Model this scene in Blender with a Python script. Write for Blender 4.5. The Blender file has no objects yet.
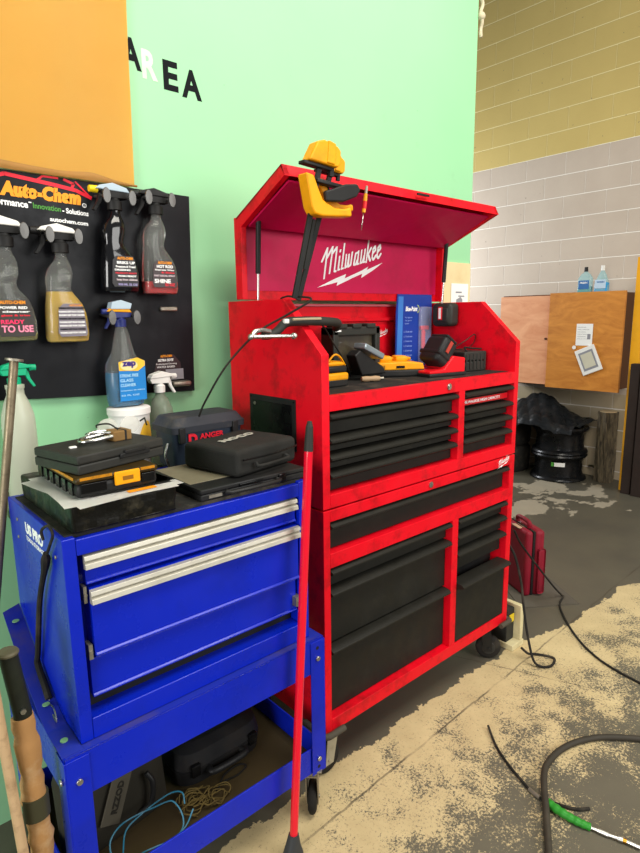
import bpy, bmesh, math, random
from mathutils import Vector, Matrix, noise as mnoise
random.seed(7)
SC = bpy.context.scene
COL = SC.collection
PI = math.pi

# ------------------------------------------------------------------ camera
CAM = Vector((-1.201, -1.36, 1.647))
YAW, PITCH, ROLL, FPX = math.radians(48.776), math.radians(10.667), math.radians(-0.748), 582.264
fwd = Vector((math.cos(YAW)*math.cos(PITCH), math.sin(YAW)*math.cos(PITCH), -math.sin(PITCH)))
rt = Vector((math.sin(YAW), -math.cos(YAW), 0)); up = rt.cross(fwd)
rt2 = rt*math.cos(ROLL)+up*math.sin(ROLL); up2 = -rt*math.sin(ROLL)+up*math.cos(ROLL)
cd = bpy.data.cameras.new('camera'); cam = bpy.data.objects.new('camera', cd); COL.objects.link(cam)
M4 = Matrix((rt2, up2, -fwd)).transposed().to_4x4(); M4.translation = CAM
cam.matrix_world = M4
cd.sensor_fit = 'VERTICAL'; cd.sensor_height = 36; cd.lens = FPX/853*36; cd.clip_start = 0.02; cd.clip_end = 100
SC.camera = cam

# ------------------------------------------------------------------ light
w = bpy.data.worlds.new('world'); SC.world = w; w.use_nodes = True
bg = w.node_tree.nodes['Background']; bg.inputs[0].default_value = (0.95, 0.98, 1.0, 1); bg.inputs[1].default_value = 0.22
def area(name, loc, target, sx, sy, power, color=(1, 1, 1)):
    l = bpy.data.lights.new(name, 'AREA'); l.shape = 'RECTANGLE'; l.size = sx; l.size_y = sy; l.energy = power; l.color = color
    o = bpy.data.objects.new(name, l); COL.objects.link(o); o.location = loc
    o.rotation_euler = (Vector(target)-Vector(loc)).to_track_quat('-Z', 'Y').to_euler()
    return o
area('daylight_through_garage_door', (1.6, -5.0, 2.9), (0.5, 0.3, 1.4), 3.2, 2.6, 195, (1.0, 0.99, 0.96))
area('added_left_fill', (-5.2, -1.9, 2.0), (0, 0.1, 1.3), 2.2, 2.4, 215, (1.0, 0.98, 0.95))  # added area light for the left-facing sides, with no known doorway
area('ceiling_light_bank', (0.5, -1.7, 4.7), (0.5, -0.7, 0), 3.0, 1.5, 185, (1.0, 0.95, 0.84))
area('daylight_behind_partition', (3.3, 4.4, 2.2), (4.75, 2.3, 1.9), 1.2, 1.2, 110, (0.93, 0.96, 1.0))
SC.view_settings.view_transform = 'Standard'; SC.view_settings.look = 'None'
SC.view_settings.gamma = 1; SC.view_settings.use_curve_mapping = False
SC.view_settings.exposure = 0.0

# ------------------------------------------------------------------ materials
def srgb(h):
    h = h.lstrip('#'); c = [int(h[i:i+2], 16)/255 for i in (0, 2, 4)]
    return tuple(((x/12.92) if x <= 0.04045 else ((x+0.055)/1.055)**2.4) for x in c)+(1,)
class NT:
    def __init__(s, name):
        s.m = bpy.data.materials.new(name); s.m.use_nodes = True; s.t = s.m.node_tree; s.n = s.t.nodes; s.l = s.t.links
        s.b = s.n['Principled BSDF']; s.co = s.n.new('ShaderNodeTexCoord')
    def node(s, t, **k):
        n = s.n.new(t)
        for a, v in k.items(): setattr(n, a, v)
        return n
    def noise(s, scale, detail=4, rough=.55, vec=None, dist=0):
        n = s.node('ShaderNodeTexNoise'); n.inputs['Scale'].default_value = scale; n.inputs['Detail'].default_value = detail
        n.inputs['Roughness'].default_value = rough; n.inputs['Distortion'].default_value = dist
        s.l.new(vec if vec is not None else s.co.outputs['Object'], n.inputs['Vector']); return n.outputs['Fac']
    def ramp(s, fac, stops, interp='LINEAR'):
        r = s.node('ShaderNodeValToRGB'); cr = r.color_ramp; cr.interpolation = interp
        while len(cr.elements) < len(stops): cr.elements.new(0.5)
        for e, (p, c) in zip(cr.elements, stops): e.position = p; e.color = c if len(c) == 4 else (*c, 1)
        s.l.new(fac, r.inputs[0]); return r.outputs[0]
    def mix(s, f, a, b, mode='MIX'):
        m = s.node('ShaderNodeMix', data_type='RGBA', blend_type=mode)
        for i, v in ((0, f), (6, a), (7, b)):
            if hasattr(v, 'is_linked'): s.l.new(v, m.inputs[i])
            else: m.inputs[i].default_value = v
        return m.outputs[2]
    def math(s, op, a, b=0, c=0, clamp=False):
        m = s.node('ShaderNodeMath', operation=op, use_clamp=clamp)
        for i, v in enumerate((a, b, c)):
            if hasattr(v, 'is_linked'): s.l.new(v, m.inputs[i])
            else: m.inputs[i].default_value = v
        return m.outputs[0]
    def bump(s, h, strength=.3, dist=.005):
        b = s.node('ShaderNodeBump'); b.inputs['Strength'].default_value = strength; b.inputs['Distance'].default_value = dist
        s.l.new(h, b.inputs['Height']); s.l.new(b.outputs[0], s.b.inputs['Normal'])
    def col(s, c):
        if hasattr(c, 'is_linked'): s.l.new(c, s.b.inputs['Base Color'])
        else: s.b.inputs['Base Color'].default_value = c
BW = lambda v: (v, v, v, 1)
MATS = {}
def mat(name, hexc, rough=.5, metal=0, dirt=0, dirtcol='#3a3026', dscale=9, bump=0, bscale=60, alpha=1, trans=0, coat=0, var=.06, ior=1.45, spec=.3):
    if name in MATS: return MATS[name]
    s = NT(name); c = srgb(hexc)
    s.b.inputs['Roughness'].default_value = rough; s.b.inputs['Metallic'].default_value = metal; s.b.inputs['IOR'].default_value = ior
    s.b.inputs['Alpha'].default_value = alpha; s.b.inputs['Transmission Weight'].default_value = trans
    s.b.inputs['Coat Weight'].default_value = coat; s.b.inputs['Specular IOR Level'].default_value = spec
    n = s.noise(dscale*.6, 3)
    d = tuple(x*(1-var*2) for x in c[:3])+(1,)
    base = s.mix(n, d, tuple(min(1, x*(1+var)) for x in c[:3])+(1,))
    if dirt:
        m = s.ramp(s.noise(dscale, 8, .65), [(.5, BW(0)), (.72, BW(dirt))])
        base = s.mix(m, base, srgb(dirtcol))
        rr = s.ramp(s.noise(dscale*1.3, 6), [(.4, BW(rough)), (.75, BW(min(1, rough+.25)))]); s.l.new(rr, s.b.inputs['Roughness'])
    s.col(base)
    if bump: s.bump(s.noise(bscale, 5), bump, .003)
    MATS[name] = s.m; return s.m

# ------------------------------------------------------------------ mesh builder
class MB:
    def __init__(s): s.bm = bmesh.new()
    def _f(s, vs, smooth=False):
        try: f = s.bm.faces.new(vs); f.smooth = smooth; return f
        except ValueError: return None
    def box(s, a, b, rot=None, bevel=0, seg=2):
        x0, y0, z0 = a; x1, y1, z1 = b
        vs = [s.bm.verts.new(p) for p in ((x0,y0,z0),(x1,y0,z0),(x1,y1,z0),(x0,y1,z0),(x0,y0,z1),(x1,y0,z1),(x1,y1,z1),(x0,y1,z1))]
        fs = [s._f([vs[i] for i in q]) for q in ((0,3,2,1),(4,5,6,7),(0,1,5,4),(1,2,6,5),(2,3,7,6),(3,0,4,7))]
        out = vs
        if bevel:
            es = list({e for f in fs for e in f.edges})
            r = bmesh.ops.bevel(s.bm, geom=es, offset=bevel, segments=seg, affect='EDGES', profile=.5)
            out = list({v for f in r['faces'] for v in f.verts} | {v for v in vs if v.is_valid})
            for f in r['faces']: f.smooth = True
        if rot is not None:
            c = Vector(((x0+x1)/2, (y0+y1)/2, (z0+z1)/2))
            for v in out: v.co = rot @ (v.co-c)+c
        return s
    def prism(s, pts, axis, a, b):
        """pts 2-D in the remaining axes order (xyz minus axis), extruded from a to b"""
        def P(p, t):
            l = list(p); l.insert('xyz'.index(axis), t); return l
        A = [s.bm.verts.new(P(p, a)) for p in pts]; B = [s.bm.verts.new(P(p, b)) for p in pts]
        n = len(pts); s._f(A[::-1]); s._f(B)
        for i in range(n): s._f([A[i], A[(i+1) % n], B[(i+1) % n], B[i]])
        return s
    def rings(s, rings, cap=True, smooth=True, close=True):
        R = [[s.bm.verts.new(p) for p in r] for r in rings]
        n = len(R[0])
        for a, b in zip(R, R[1:]):
            for i in range(n if close else n-1):
                s._f([a[i], a[(i+1) % n], b[(i+1) % n], b[i]], smooth)
        if cap: s._f(R[0][::-1]); s._f(R[-1])
        return s
    def cyl(s, p0, p1, r, r2=None, n=20):
        p0 = Vector(p0); p1 = Vector(p1); d = (p1-p0).normalized(); a = d.orthogonal().normalized(); b = d.cross(a)
        r2 = r if r2 is None else r2
        return s.rings([[p+(a*math.cos(t)+b*math.sin(t))*q for t in [2*PI*i/n for i in range(n)]] for p, q in ((p0, r), (p1, r2))])
    def lathe(s, prof, c=(0, 0, 0), n=28, axis='z'):
        c = Vector(c); R = []
        for r, z in prof:
            ring = []
            for i in range(n):
                t = 2*PI*i/n; u, v = r*math.cos(t), r*math.sin(t)
                ring.append(c+Vector({'z': (u, v, z), 'y': (u, z, v), 'x': (z, u, v)}[axis]))
            R.append(ring)
        return s.rings(R)
    def tube(s, pts, r, n=10, sm=6, rf=None):
        P = [Vector(p) for p in pts]
        if sm > 1 and len(P) > 2:
            Q = []; E = [P[0]*2-P[1]]+P+[P[-1]*2-P[-2]]
            for i in range(1, len(E)-2):
                p0, p1, p2, p3 = E[i-1:i+3]
                for k in range(sm):
                    t = k/sm
                    Q.append(.5*((2*p1)+(p2-p0)*t+(2*p0-5*p1+4*p2-p3)*t*t+(3*p1-p0-3*p2+p3)*t**3))
            Q.append(P[-1]); P = Q
        R = []; a = None
        for i, p in enumerate(P):
            d = (P[min(i+1, len(P)-1)]-P[max(i-1, 0)])
            d = d.normalized() if d.length > 1e-9 else Vector((0, 0, 1))
            a = d.orthogonal().normalized() if a is None else (a-d*a.dot(d)).normalized()
            b = d.cross(a); q = r if rf is None else rf(i/(len(P)-1))
            R.append([p+(a*math.cos(2*PI*k/n)+b*math.sin(2*PI*k/n))*q for k in range(n)])
        return s.rings(R)
    def loft(s, secs, n=32, p=2.6):
        """secs: (z, xc, yc, hw, hd[, power])"""
        R = []
        for q in secs:
            z, xc, yc, hw, hd = q[:5]; e = q[5] if len(q) > 5 else p; ring = []
            for i in range(n):
                t = 2*PI*i/n; c, sn = math.cos(t), math.sin(t)
                ring.append((xc+hw*math.copysign(abs(c)**(2/e), c), yc+hd*math.copysign(abs(sn)**(2/e), sn), z))
            R.append(ring)
        return s.rings(R)
    def sphere(s, c, r, sc=(1, 1, 1), seg=20):
        bmesh.ops.create_uvsphere(s.bm, u_segments=seg, v_segments=seg//2, radius=1, matrix=Matrix.Translation(c) @ Matrix.Diagonal((r*sc[0], r*sc[1], r*sc[2], 1)))
        return s
    def quad(s, *p): s._f([s.bm.verts.new(q) for q in p]); return s
    def xf(s, m): bmesh.ops.transform(s.bm, matrix=m, verts=s.bm.verts); return s
    def add(s, other, m=None):
        if m is not None: other.xf(m)
        me = bpy.data.meshes.new('tmp'); other.bm.to_mesh(me); s.bm.from_mesh(me); bpy.data.meshes.remove(me); other.bm.free(); return s
    def text(s, string, width=None, height=None, origin=(0, 0, 0), xdir=(1, 0, 0), ydir=(0, 0, 1), bold=0.0, shear=0.0, depth=.0006):
        c = bpy.data.curves.new('txt', 'FONT'); c.body = string; c.size = 1; c.offset = bold; c.shear = shear; c.extrude = 0.01
        c.resolution_u = 3
        o = bpy.data.objects.new('txt', c); COL.objects.link(o); bpy.context.view_layer.update()
        me = bpy.data.meshes.new_from_object(o.evaluated_get(bpy.context.evaluated_depsgraph_get()))
        bpy.data.objects.remove(o); bpy.data.curves.remove(c)
        xs = [v.co.x for v in me.vertices]; ys = [v.co.y for v in me.vertices]
        if xs:
            x0, x1, y0, y1 = min(xs), max(xs), min(ys), max(ys)
            sy = height/(y1-y0) if height else None
            sx = width/(x1-x0) if width else sy
            if sy is None: sy = sx
            X = Vector(xdir).normalized(); Y = Vector(ydir).normalized(); Z = X.cross(Y); O = Vector(origin)
            for v in me.vertices:
                v.co = O+X*((v.co.x-x0)*sx)+Y*((v.co.y-y0)*sy)+Z*(depth if v.co.z > 0 else 0)
            s.bm.from_mesh(me)
        bpy.data.meshes.remove(me); return s
    def noise(s, amp, freq, mask=None):
        for v in s.bm.verts:
            k = 1 if mask is None else mask(v.co)
            v.co += Vector(mnoise.noise_vector(v.co*freq))*amp*k
        return s
    def build(s, name, m, parent=None, bevel=0, sharp=40, kind=None, seg=2, org=None):
        bmesh.ops.recalc_face_normals(s.bm, faces=s.bm.faces)
        for e in s.bm.edges:
            if len(e.link_faces) == 2 and e.calc_face_angle(0) > math.radians(sharp): e.smooth = False
        me = bpy.data.meshes.new(name); s.bm.to_mesh(me); s.bm.free()
        o = bpy.data.objects.new(name, me); COL.objects.link(o)
        if org is not None:
            me.transform(Matrix.Translation(-Vector(org)))
            if parent is None: o.location = org
        if isinstance(m, (list, tuple)):
            for q in m: me.materials.append(q)
        else: me.materials.append(m)
        if bevel:
            b = o.modifiers.new('bevel', 'BEVEL'); b.width = bevel; b.segments = seg; b.limit_method = 'ANGLE'; b.angle_limit = math.radians(40)
            b.harden_normals = True
            for p in me.polygons: p.use_smooth = True
        if parent is not None: o.parent = parent
        if kind: o['kind'] = kind
        return o

def tag(o, label, cat, group=None, kind=None):
    o['label'] = label; o['category'] = cat
    if group: o['group'] = group
    if kind: o['kind'] = kind
    return o
def thing(name, label, cat, loc=(0, 0, 0), rotz=0, group=None):
    o = bpy.data.objects.new(name, None); COL.objects.link(o); o.location = loc; o.rotation_euler = (0, 0, rotz)
    o.empty_display_size = .05
    return tag(o, label, cat, group)
def copy_tree(o, parent=None):
    c = o.copy(); COL.objects.link(c)
    if parent is not None: c.parent = parent
    for ch in list(o.children): copy_tree(ch, c)
    return c

# common materials
RED = mat('red_enamel', '#dd061d', .36, dirt=.65, dirtcol='#63100e', dscale=11, spec=.25)
REDD = mat('red_enamel_inner', '#c4084a', .42, dirt=.25, dirtcol='#5a0a14', dscale=6)
BLK = mat('black_textured_drawer', '#1b1a15', .55, bump=.15, bscale=350, dirt=.2, dirtcol='#3b372c')
BLKP = mat('black_plastic', '#1b1b1b', .45, dirt=.15, dirtcol='#4b463a')
BLKG = mat('black_gloss', '#0b0b0c', .16, dirt=.1, dirtcol='#55504a')
RUB = mat('rubber_dark', '#1f1d1a', .8, dirt=.5, dirtcol='#5c5345')
BLUE = mat('blue_enamel', '#0420ae', .25, dirt=.3, dirtcol='#0b1650', dscale=5, spec=.4)
BLUED = mat('blue_enamel_dusty', '#1a2a96', .5, dirt=.75, dirtcol='#50465f', dscale=6)
CHR = mat('chrome', '#c9c8c4', .22, metal=1, dirt=.3)
STEEL = mat('zinc_steel', '#a09a8c', .42, metal=.9, dirt=.5, dirtcol='#5a4a35')
ALU = mat('brushed_aluminium', '#c6c2b4', .35, metal=.55, dirt=.3, dirtcol='#8d8670')
YEL = mat('tool_yellow', '#ee9f04', .42, dirt=.35, dirtcol='#7a5510', dscale=14)
WHT = mat('white_plastic', '#e9e8e2', .4, dirt=.15, dirtcol='#9c937f')
PAP = mat('paper_white', '#ecebe6', .7, var=.02)
INKW = mat('white_ink', '#f2f2f0', .5, var=.01)
INKB = mat('black_ink', '#101216', .6, spec=.1)
INKR = mat('red_ink', '#e01f33', .5)
INKO = mat('orange_ink', '#f59a1a', .5)
INKG = mat('green_ink', '#4f9a3c', .5)
GREY = mat('grey_dark_plastic', '#2c2c29', .5, dirt=.3, dirtcol='#4a453a')

# ------------------------------------------------------------------ setting
WY = 0.60
# green partition wall
g = NT('mint_green_wall')
nz = g.noise(.9, 4); c = g.mix(nz, srgb('#88c694'), srgb('#9cd4a4'))
sm = g.ramp(g.noise(5, 8, .7), [(.62, BW(0)), (.78, BW(.35))]); c = g.mix(sm, c, srgb('#7aa878'))
sp = g.ramp(g.noise(45, 3, .6), [(.72, BW(0)), (.76, BW(.6))]); c = g.mix(sp, c, srgb('#54664c'))
g.col(c); g.b.inputs['Roughness'].default_value = .55; g.bump(g.noise(14, 5), .12, .004)
wall = MB().box((-3.2, WY, 0), (1.64, WY+.16, 4.4)).build('wall_back', g.m, kind='structure')
wall['label'] = 'mint green partition wall with black wall lettering'
lt = MB()
for ch, x0, x1, z0, ww in (('A', -.312, -.245, 2.448, 0), ('E', -.168, -.113, 2.413, 0), ('A', -.1, -.022, 2.404, 0)):
    lt.text(ch, width=x1-x0, height=.094, origin=(x0, WY-.0002, z0), bold=.035)
lt.build('wall_lettering', INKB, wall)['label'] = 'black letters A, E and A painted on the green wall'
MB().text('R', width=.055, height=.09, origin=(-.243, WY-.0002, 2.43), bold=.035).build('wall_letter', mat('faded_letter', '#cfe6cc', .5, dirt=.3), wall)['label'] = 'faded white letter R'

# far block wall
b = NT('painted_block_wall')
mp = b.node('ShaderNodeMapping'); b.l.new(b.co.outputs['Object'], mp.inputs[0])
sep = b.node('ShaderNodeSeparateXYZ'); b.l.new(b.co.outputs['Object'], sep.inputs[0])
cmb = b.node('ShaderNodeCombineXYZ'); b.l.new(b.math('ADD', sep.outputs['Y'], .424*20-1.235), cmb.inputs[0]); b.l.new(b.math('ADD', sep.outputs['Z'], .2095*16-3.226), cmb.inputs[1])
br = b.node('ShaderNodeTexBrick'); b.l.new(cmb.outputs[0], br.inputs['Vector'])
br.inputs['Scale'].default_value = 1; br.inputs['Brick Width'].default_value = .424; br.inputs['Row Height'].default_value = .2095
br.inputs['Mortar Size'].default_value = .006; br.inputs['Mortar Smooth'].default_value = .3; br.offset = .5
zz = b.math('ADD', sep.outputs['Z'], b.math('MULTIPLY', b.math('SUBTRACT', b.noise(8, 3), .5), .012))
upm = b.math('GREATER_THAN', zz, 3.226)
lowc = b.mix(b.noise(3, 6), srgb('#b3a392'), srgb('#c6b8a6'))
stain = b.ramp(b.noise(1.6, 6, .65), [(.2, BW(.35)), (.7, BW(.9))]); 
lm = b.math('LESS_THAN', sep.outputs['Z'], .86)
lowc = b.mix(b.math('MULTIPLY', stain, lm), lowc, srgb('#ab9a74'))
upc = b.mix(b.noise(2, 6), srgb('#bca560'), srgb('#cdb66e'))
base = b.mix(upm, lowc, upc)
hz = b.math('ABSOLUTE', b.math('SUBTRACT', b.math('FRACT', b.math('ADD', b.math('DIVIDE', b.math('ADD', sep.outputs['Z'], .2095*16-3.226), .2095), .5)), .5))
lit_joint = b.math('MULTIPLY_ADD', b.math('LESS_THAN', hz, .036), .72, .28)  # level joints coloured brighter than upright ones, painting in light from above
mort = b.mix(upm, srgb('#e8e0d2'), srgb('#e6d596'))
tone = b.mix(b.math('MULTIPLY', br.outputs['Fac'], lit_joint), base, mort)
spk = b.ramp(b.noise(30, 2), [(.74, BW(0)), (.77, BW(.7))]); tone = b.mix(spk, tone, srgb('#6e6250'))
b.col(tone); b.b.inputs['Roughness'].default_value = .6
b.bump(b.math('SUBTRACT', b.math('MULTIPLY', b.noise(40, 4), .25), br.outputs['Fac']), .8, .006)
MB().box((4.75, -3.5, 0), (4.95, 6.5, 5.2)).build('wall_right', b.m, kind='structure')['label'] = 'painted concrete block wall, olive above and grey below'

# floor
f = NT('peeling_painted_concrete')
sp = f.node('ShaderNodeSeparateXYZ'); f.l.new(f.co.outputs['Object'], sp.inputs[0]); X, Y = sp.outputs['X'], sp.outputs['Y']
big = f.math('MULTIPLY', f.math('SUBTRACT', f.noise(5, 8, .65), .5), .22)
# boundary: peeled (tan) where y < bnd(x)
bnd = f.math('SUBTRACT', f.math('SUBTRACT', .035, f.math('MULTIPLY', f.math('SUBTRACT', X, 1.3), .25, clamp=True)), f.math('MULTIPLY', f.math('MAXIMUM', f.math('SUBTRACT', X, 2.35), 0), .5))
bnd = f.math('MAXIMUM', bnd, f.math('SUBTRACT', -.07, f.math('MULTIPLY', f.math('MAXIMUM', f.math('SUBTRACT', X, 2.35), 0), .5)))
near = f.math('LESS_THAN', f.math('ADD', Y, big), bnd)
lim = f.math('LESS_THAN', f.math('ADD', X, big), 5)
lmask = f.math('MULTIPLY', near, lim)
# second peeled patch far away
dx = f.math('MULTIPLY', f.math('SUBTRACT', X, 3.95), 1.1); dy = f.math('SUBTRACT', Y, 1.15)
dd = f.math('SQRT', f.math('ADD', f.math('MULTIPLY', dx, dx), f.math('MULTIPLY', dy, dy)))
p2 = f.math('LESS_THAN', f.math('ADD', dd, f.math('MULTIPLY', f.math('SUBTRACT', f.noise(4, 8, .6), .5), 2.6)), .30)
d2x = f.math('MULTIPLY', f.math('SUBTRACT', X, 3.3), .8); d2y = f.math('SUBTRACT', Y, 1.12)
dd2 = f.math('SQRT', f.math('ADD', f.math('MULTIPLY', d2x, d2x), f.math('MULTIPLY', d2y, d2y)))
p2 = f.math('MAXIMUM', p2, f.math('LESS_THAN', f.math('ADD', dd2, f.math('MULTIPLY', f.math('SUBTRACT', f.noise(5, 8, .6), .5), 1.2)), .24))
tanm = f.math('MAXIMUM', lmask, p2)
# speckled remains of grey paint in the peeled zone, denser away from the cabinet
dens = f.math('MULTIPLY_ADD', f.math('MAXIMUM', f.math('ADD', Y, .36), -.4), -.25, .0)
fine = f.noise(105, 10, .78, dist=.15); mid = f.noise(5.2, 7, .68)
rem = f.math('ADD', f.math('ADD', f.math('MULTIPLY', fine, .8), f.math('MULTIPLY', mid, .62)), dens)
remm = f.ramp(rem, [(.715, BW(0)), (.735, BW(.95))])
pit = f.ramp(f.noise(85, 6, .75), [(.57, BW(0)), (.64, BW(.65))])
tan = f.mix(f.noise(6, 8, .65), srgb('#a7926a'), srgb('#d6c293'))
tan = f.mix(pit, tan, srgb('#7b6848'))
grey = f.mix(f.noise(2.3, 8, .6), srgb('#423f3a'), srgb('#65604f'))
grey2 = f.mix(f.noise(5, 6, .6), srgb('#46433a'), srgb('#5d584a'))
tz = f.mix(remm, tan, grey2)
tp2 = f.mix(f.noise(6, 5), srgb('#8b8270'), srgb('#9f9580'))
tz = f.mix(p2, tz, tp2)
c = f.mix(tanm, grey, tz)
# saw joint
def seam(ax, ay, bx, by, wd=.004):
    L = math.hypot(bx-ax, by-ay); nx, ny = -(by-ay)/L, (bx-ax)/L
    wob = f.math('MULTIPLY', f.math('SUBTRACT', f.noise(9, 4), .5), .02)
    d = f.math('ADD', f.math('ADD', f.math('MULTIPLY', X, nx), f.math('MULTIPLY', Y, ny)), -(ax*nx+ay*ny))
    return f.math('LESS_THAN', f.math('ABSOLUTE', f.math('ADD', d, wob)), wd)
sm_ = f.math('MAXIMUM', seam(.978, -.088, -.118, -.123), seam(.992, .192, 1.314, -.567, .003))
sm_ = f.math('MULTIPLY', sm_, f.ramp(f.noise(5, 4), [(.4, BW(.15)), (.6, BW(.75))]))
c = f.mix(sm_, c, srgb('#3d3428'))
f.col(c)
f.l.new(f.ramp(tanm, [(0, BW(.42)), (1, BW(.85))]), f.b.inputs['Roughness'])
f.bump(f.math('ADD', f.math('MULTIPLY', fine, .5), f.math('MULTIPLY', tanm, -.5)), .5, .004)
MB().box((-4, -6, -.1), (4.75, 6.5, 0)).build('floor', f.m, kind='structure')['label'] = 'concrete floor with grey paint peeling to tan'

# ------------------------------------------------------------------ red chest
def drawer_prof(z0, z1, rec=.032, lip=.002):
    return [(.07, z0), (rec, z0), (rec, z1-.038), (rec-.006, z1-.034), (.006, z1-.026), (-lip, z1-.020), (-lip, z1-.014), (.004, z1-.009), (.020, z1-.006), (.07, z1-.006)]
def red_drawer(x0, x1, z0, z1, parent, out=0, **k):
    d = MB().prism(drawer_prof(z0+.002, z1), 'x', x0+.002, x1-.002)
    if out: d.xf(Matrix.Translation((0, -out, 0)))
    o = d.build('drawer', BLK, parent, bevel=.0012)
    pl = MB().prism([(.0055, z1-.0275), (-.0050, z1-.0215), (-.0050, z1-.0165), (.0005, z1-.0125), (-.0022, z1-.0165), (-.0022, z1-.0205), (.0065, z1-.0255)], 'x', x0+.004, x1-.004)
    if out: pl.xf(Matrix.Translation((0, -out, 0)))
    pl.build('drawer_pull', mat('drawer_pull_trim', '#1f1e1a', .45, spec=.3), o)
    return o
W, D = 1.17, .518
SEAM = 1.022
up_c = thing('tool_chest', 'red steel top tool chest with open lid, black drawers and sloping side wings', 'tool chest', (0, 0, 0))
body = MB()
wing = [(0, SEAM+.003), (D, SEAM+.003), (D, 1.706), (.187, 1.706), (0, 1.53)]
for a, b_ in ((0, .032), (W-.032, W)): body.prism(wing, 'x', a, b_)
body.box((.032, D-.02, SEAM+.003), (W-.032, D, 1.70))
body.box((.032, 0, SEAM+.003), (W-.032, D-.02, 1.071))           # bottom rail
body.box((.032, 0, 1.348), (W-.032, .03, 1.398))                  # top rail
body.box((.032, .03, 1.348), (W-.032, D-.02, 1.3925))              # work floor
body.box((.729, 0, 1.071), (.768, .05, 1.348))
body.box((.032, .10, 1.071), (W-.032, .105, 1.348))                # carcass behind the drawers
body.box((.032, D-.035, 1.625), (W-.032, D-.02, 1.64))
body.build('chest_body', RED, up_c, bevel=.002)
MB().box((.0325, .08, 1.0715), (W-.0325, .10, 1.3475)).build('cavity_shade_plate', BLKP, up_c)  # black plate paints in the darkness of the gaps between drawers
for z0, z1 in ((1.073, 1.149), (1.149, 1.208), (1.208, 1.266), (1.266, 1.346)):
    red_drawer(.034, .727, z0, z1, up_c)
for i, (z0, z1) in enumerate(((1.073, 1.150), (1.150, 1.212), (1.212, 1.275), (1.275, 1.346))):
    o = red_drawer(.77, 1.136, z0, z1, up_c)
    if i == 3:
        MB().box((.775, .0285, 1.281), (1.131, .0315, 1.305)).build('drawer_badge', mat('red_badge', '#d61522', .3), o)['label'] = 'red name strip along the drawer'
        MB().text('MILWAUKEE HIGH CAPACITY', width=.27, height=.012, origin=(.80, .0283, 1.287), bold=.02).build('badge_lettering', INKW, o)
MB().box((.033, .031, 1.3926), (W-.033, D-.036, 1.3985), bevel=.0015).build('work_mat', mat('black_rubber_mat', '#22211f', .75, dirt=.5, dirtcol='#6a5f50', dscale=14, bump=.3), up_c)
lk = MB().cyl((.66, -.003, 1.374), (.66, .004, 1.374), .013).cyl((.66, -.005, 1.374), (.66, 0, 1.374), .009); lk.box((.6585, -.0062, 1.368), (.6615, -.005, 1.38)); lk.build('keyhole_lock', CHR, up_c)
pw = MB().box((-.003, .13, 1.20), (.0, .395, 1.377), bevel=.001)
pw.build('side_panel', BLKP, up_c)
q = MB(); q.box((-.0045, .15, 1.21), (-.003, .375, 1.357), bevel=.0005)
for y_, z_ in ((.139, 1.368), (.386, 1.368), (.139, 1.21), (.386, 1.21)): q.cyl((-.0055, y_, z_), (-.003, y_, z_), .003, n=10)
q.build('panel_inset', BLKG, up_c)
MB().cyl((-.007, .36, 1.345), (-.0045, .36, 1.345), .006, n=12).build('panel_button', STEEL, up_c)
# side handle on the right end
hd = MB().tube([(W, .06, 1.36), (W+.035, .06, 1.36), (W+.04, .06, 1.355), (W+.04, .06, 1.29), (W+.035, .06, 1.285), (W, .06, 1.285)], .006, sm=2)
hd.build('side_handle', BLKP, up_c)
# small chrome stand-off on left wing
# lid
lid = MB()
A = (.452, 1.986); B = (.160, 2.118); Cc = (.456, 1.712)
t_ = .006
sd = Vector((B[0]-A[0], B[1]-A[1])).normalized(); n_ = Vector((-.429, -.903))
lid.box((0, .452, 1.712), (W, .46, 1.99))
lid.prism([A, B, (B[0]+n_.x*t_*.9, B[1]+n_.y*t_), (A[0]-.008, A[1]-t_)], 'x', 0, W)
lid.prism([B, (B[0]+n_.x*.042, B[1]+n_.y*.042), (B[0]+n_.x*.042+.006, B[1]+n_.y*.042+.003), (B[0]+.008, B[1]-.004)], 'x', 0, W)
for a, b_ in ((0, .022), (W-.022, W)):
    lid.prism([(.456, 1.712), A, B, (B[0]+n_.x*.040, B[1]+n_.y*.040), (A[0]-.036, A[1]-.028), (.42, 1.712)], 'x', a, b_)
for v in lid.bm.verts:
    if v.co.z > 1.9:
        t = 1-v.co.x/W; k_ = max(0, min(1, (v.co.z-1.95)/.03))
        v.co.y += (.028*t-.008)*k_ if v.co.y < .3 else 0; v.co.z += .007*t*k_-.003*k_
lo = lid.build('lid', RED, up_c, bevel=.0015)
MB().box((.03, .449, 1.745), (W-.03, .4518, 1.975)).build('lid_liner', REDD, lo)
sl_ = MB(); sl_.prism([(.405, 1.965), (.175, 2.076), (.172, 2.070), (.402, 1.959)], 'x', .024, W-.024); sl_.build('slope_shade_panel', REDD, lo)  # added panel, shade under the sloping lid put in as crimson
pr = MB(); pr.box((.62, B[0]-.022, 2.0965), (.69, B[0]-.016, 2.104)); pr.build('latch_slot', BLKP, lo)
# hinge strip and inner back panel
hp = MB().box((.033, .486, 1.690), (W-.033, .4975, 1.698)); hp.build('hinge_strip', mat('steel_pinkish', '#c8606c', .45), up_c)
for sx in (.045, 1.12):
    st = MB().cyl((sx, .385, 1.80), (sx, .372, 2.004), .0095, n=16)
    st.cyl((sx, .372, 2.004), (sx, .371, 2.02), .006, n=12); st.sphere((sx, .371, 2.02), .009)
    so = st.build('gas_strut', BLKP, up_c)
    MB().cyl((sx, .392, 1.69), (sx, .385, 1.80), .0045, n=12).build('strut_rod', CHR, so)
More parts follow.
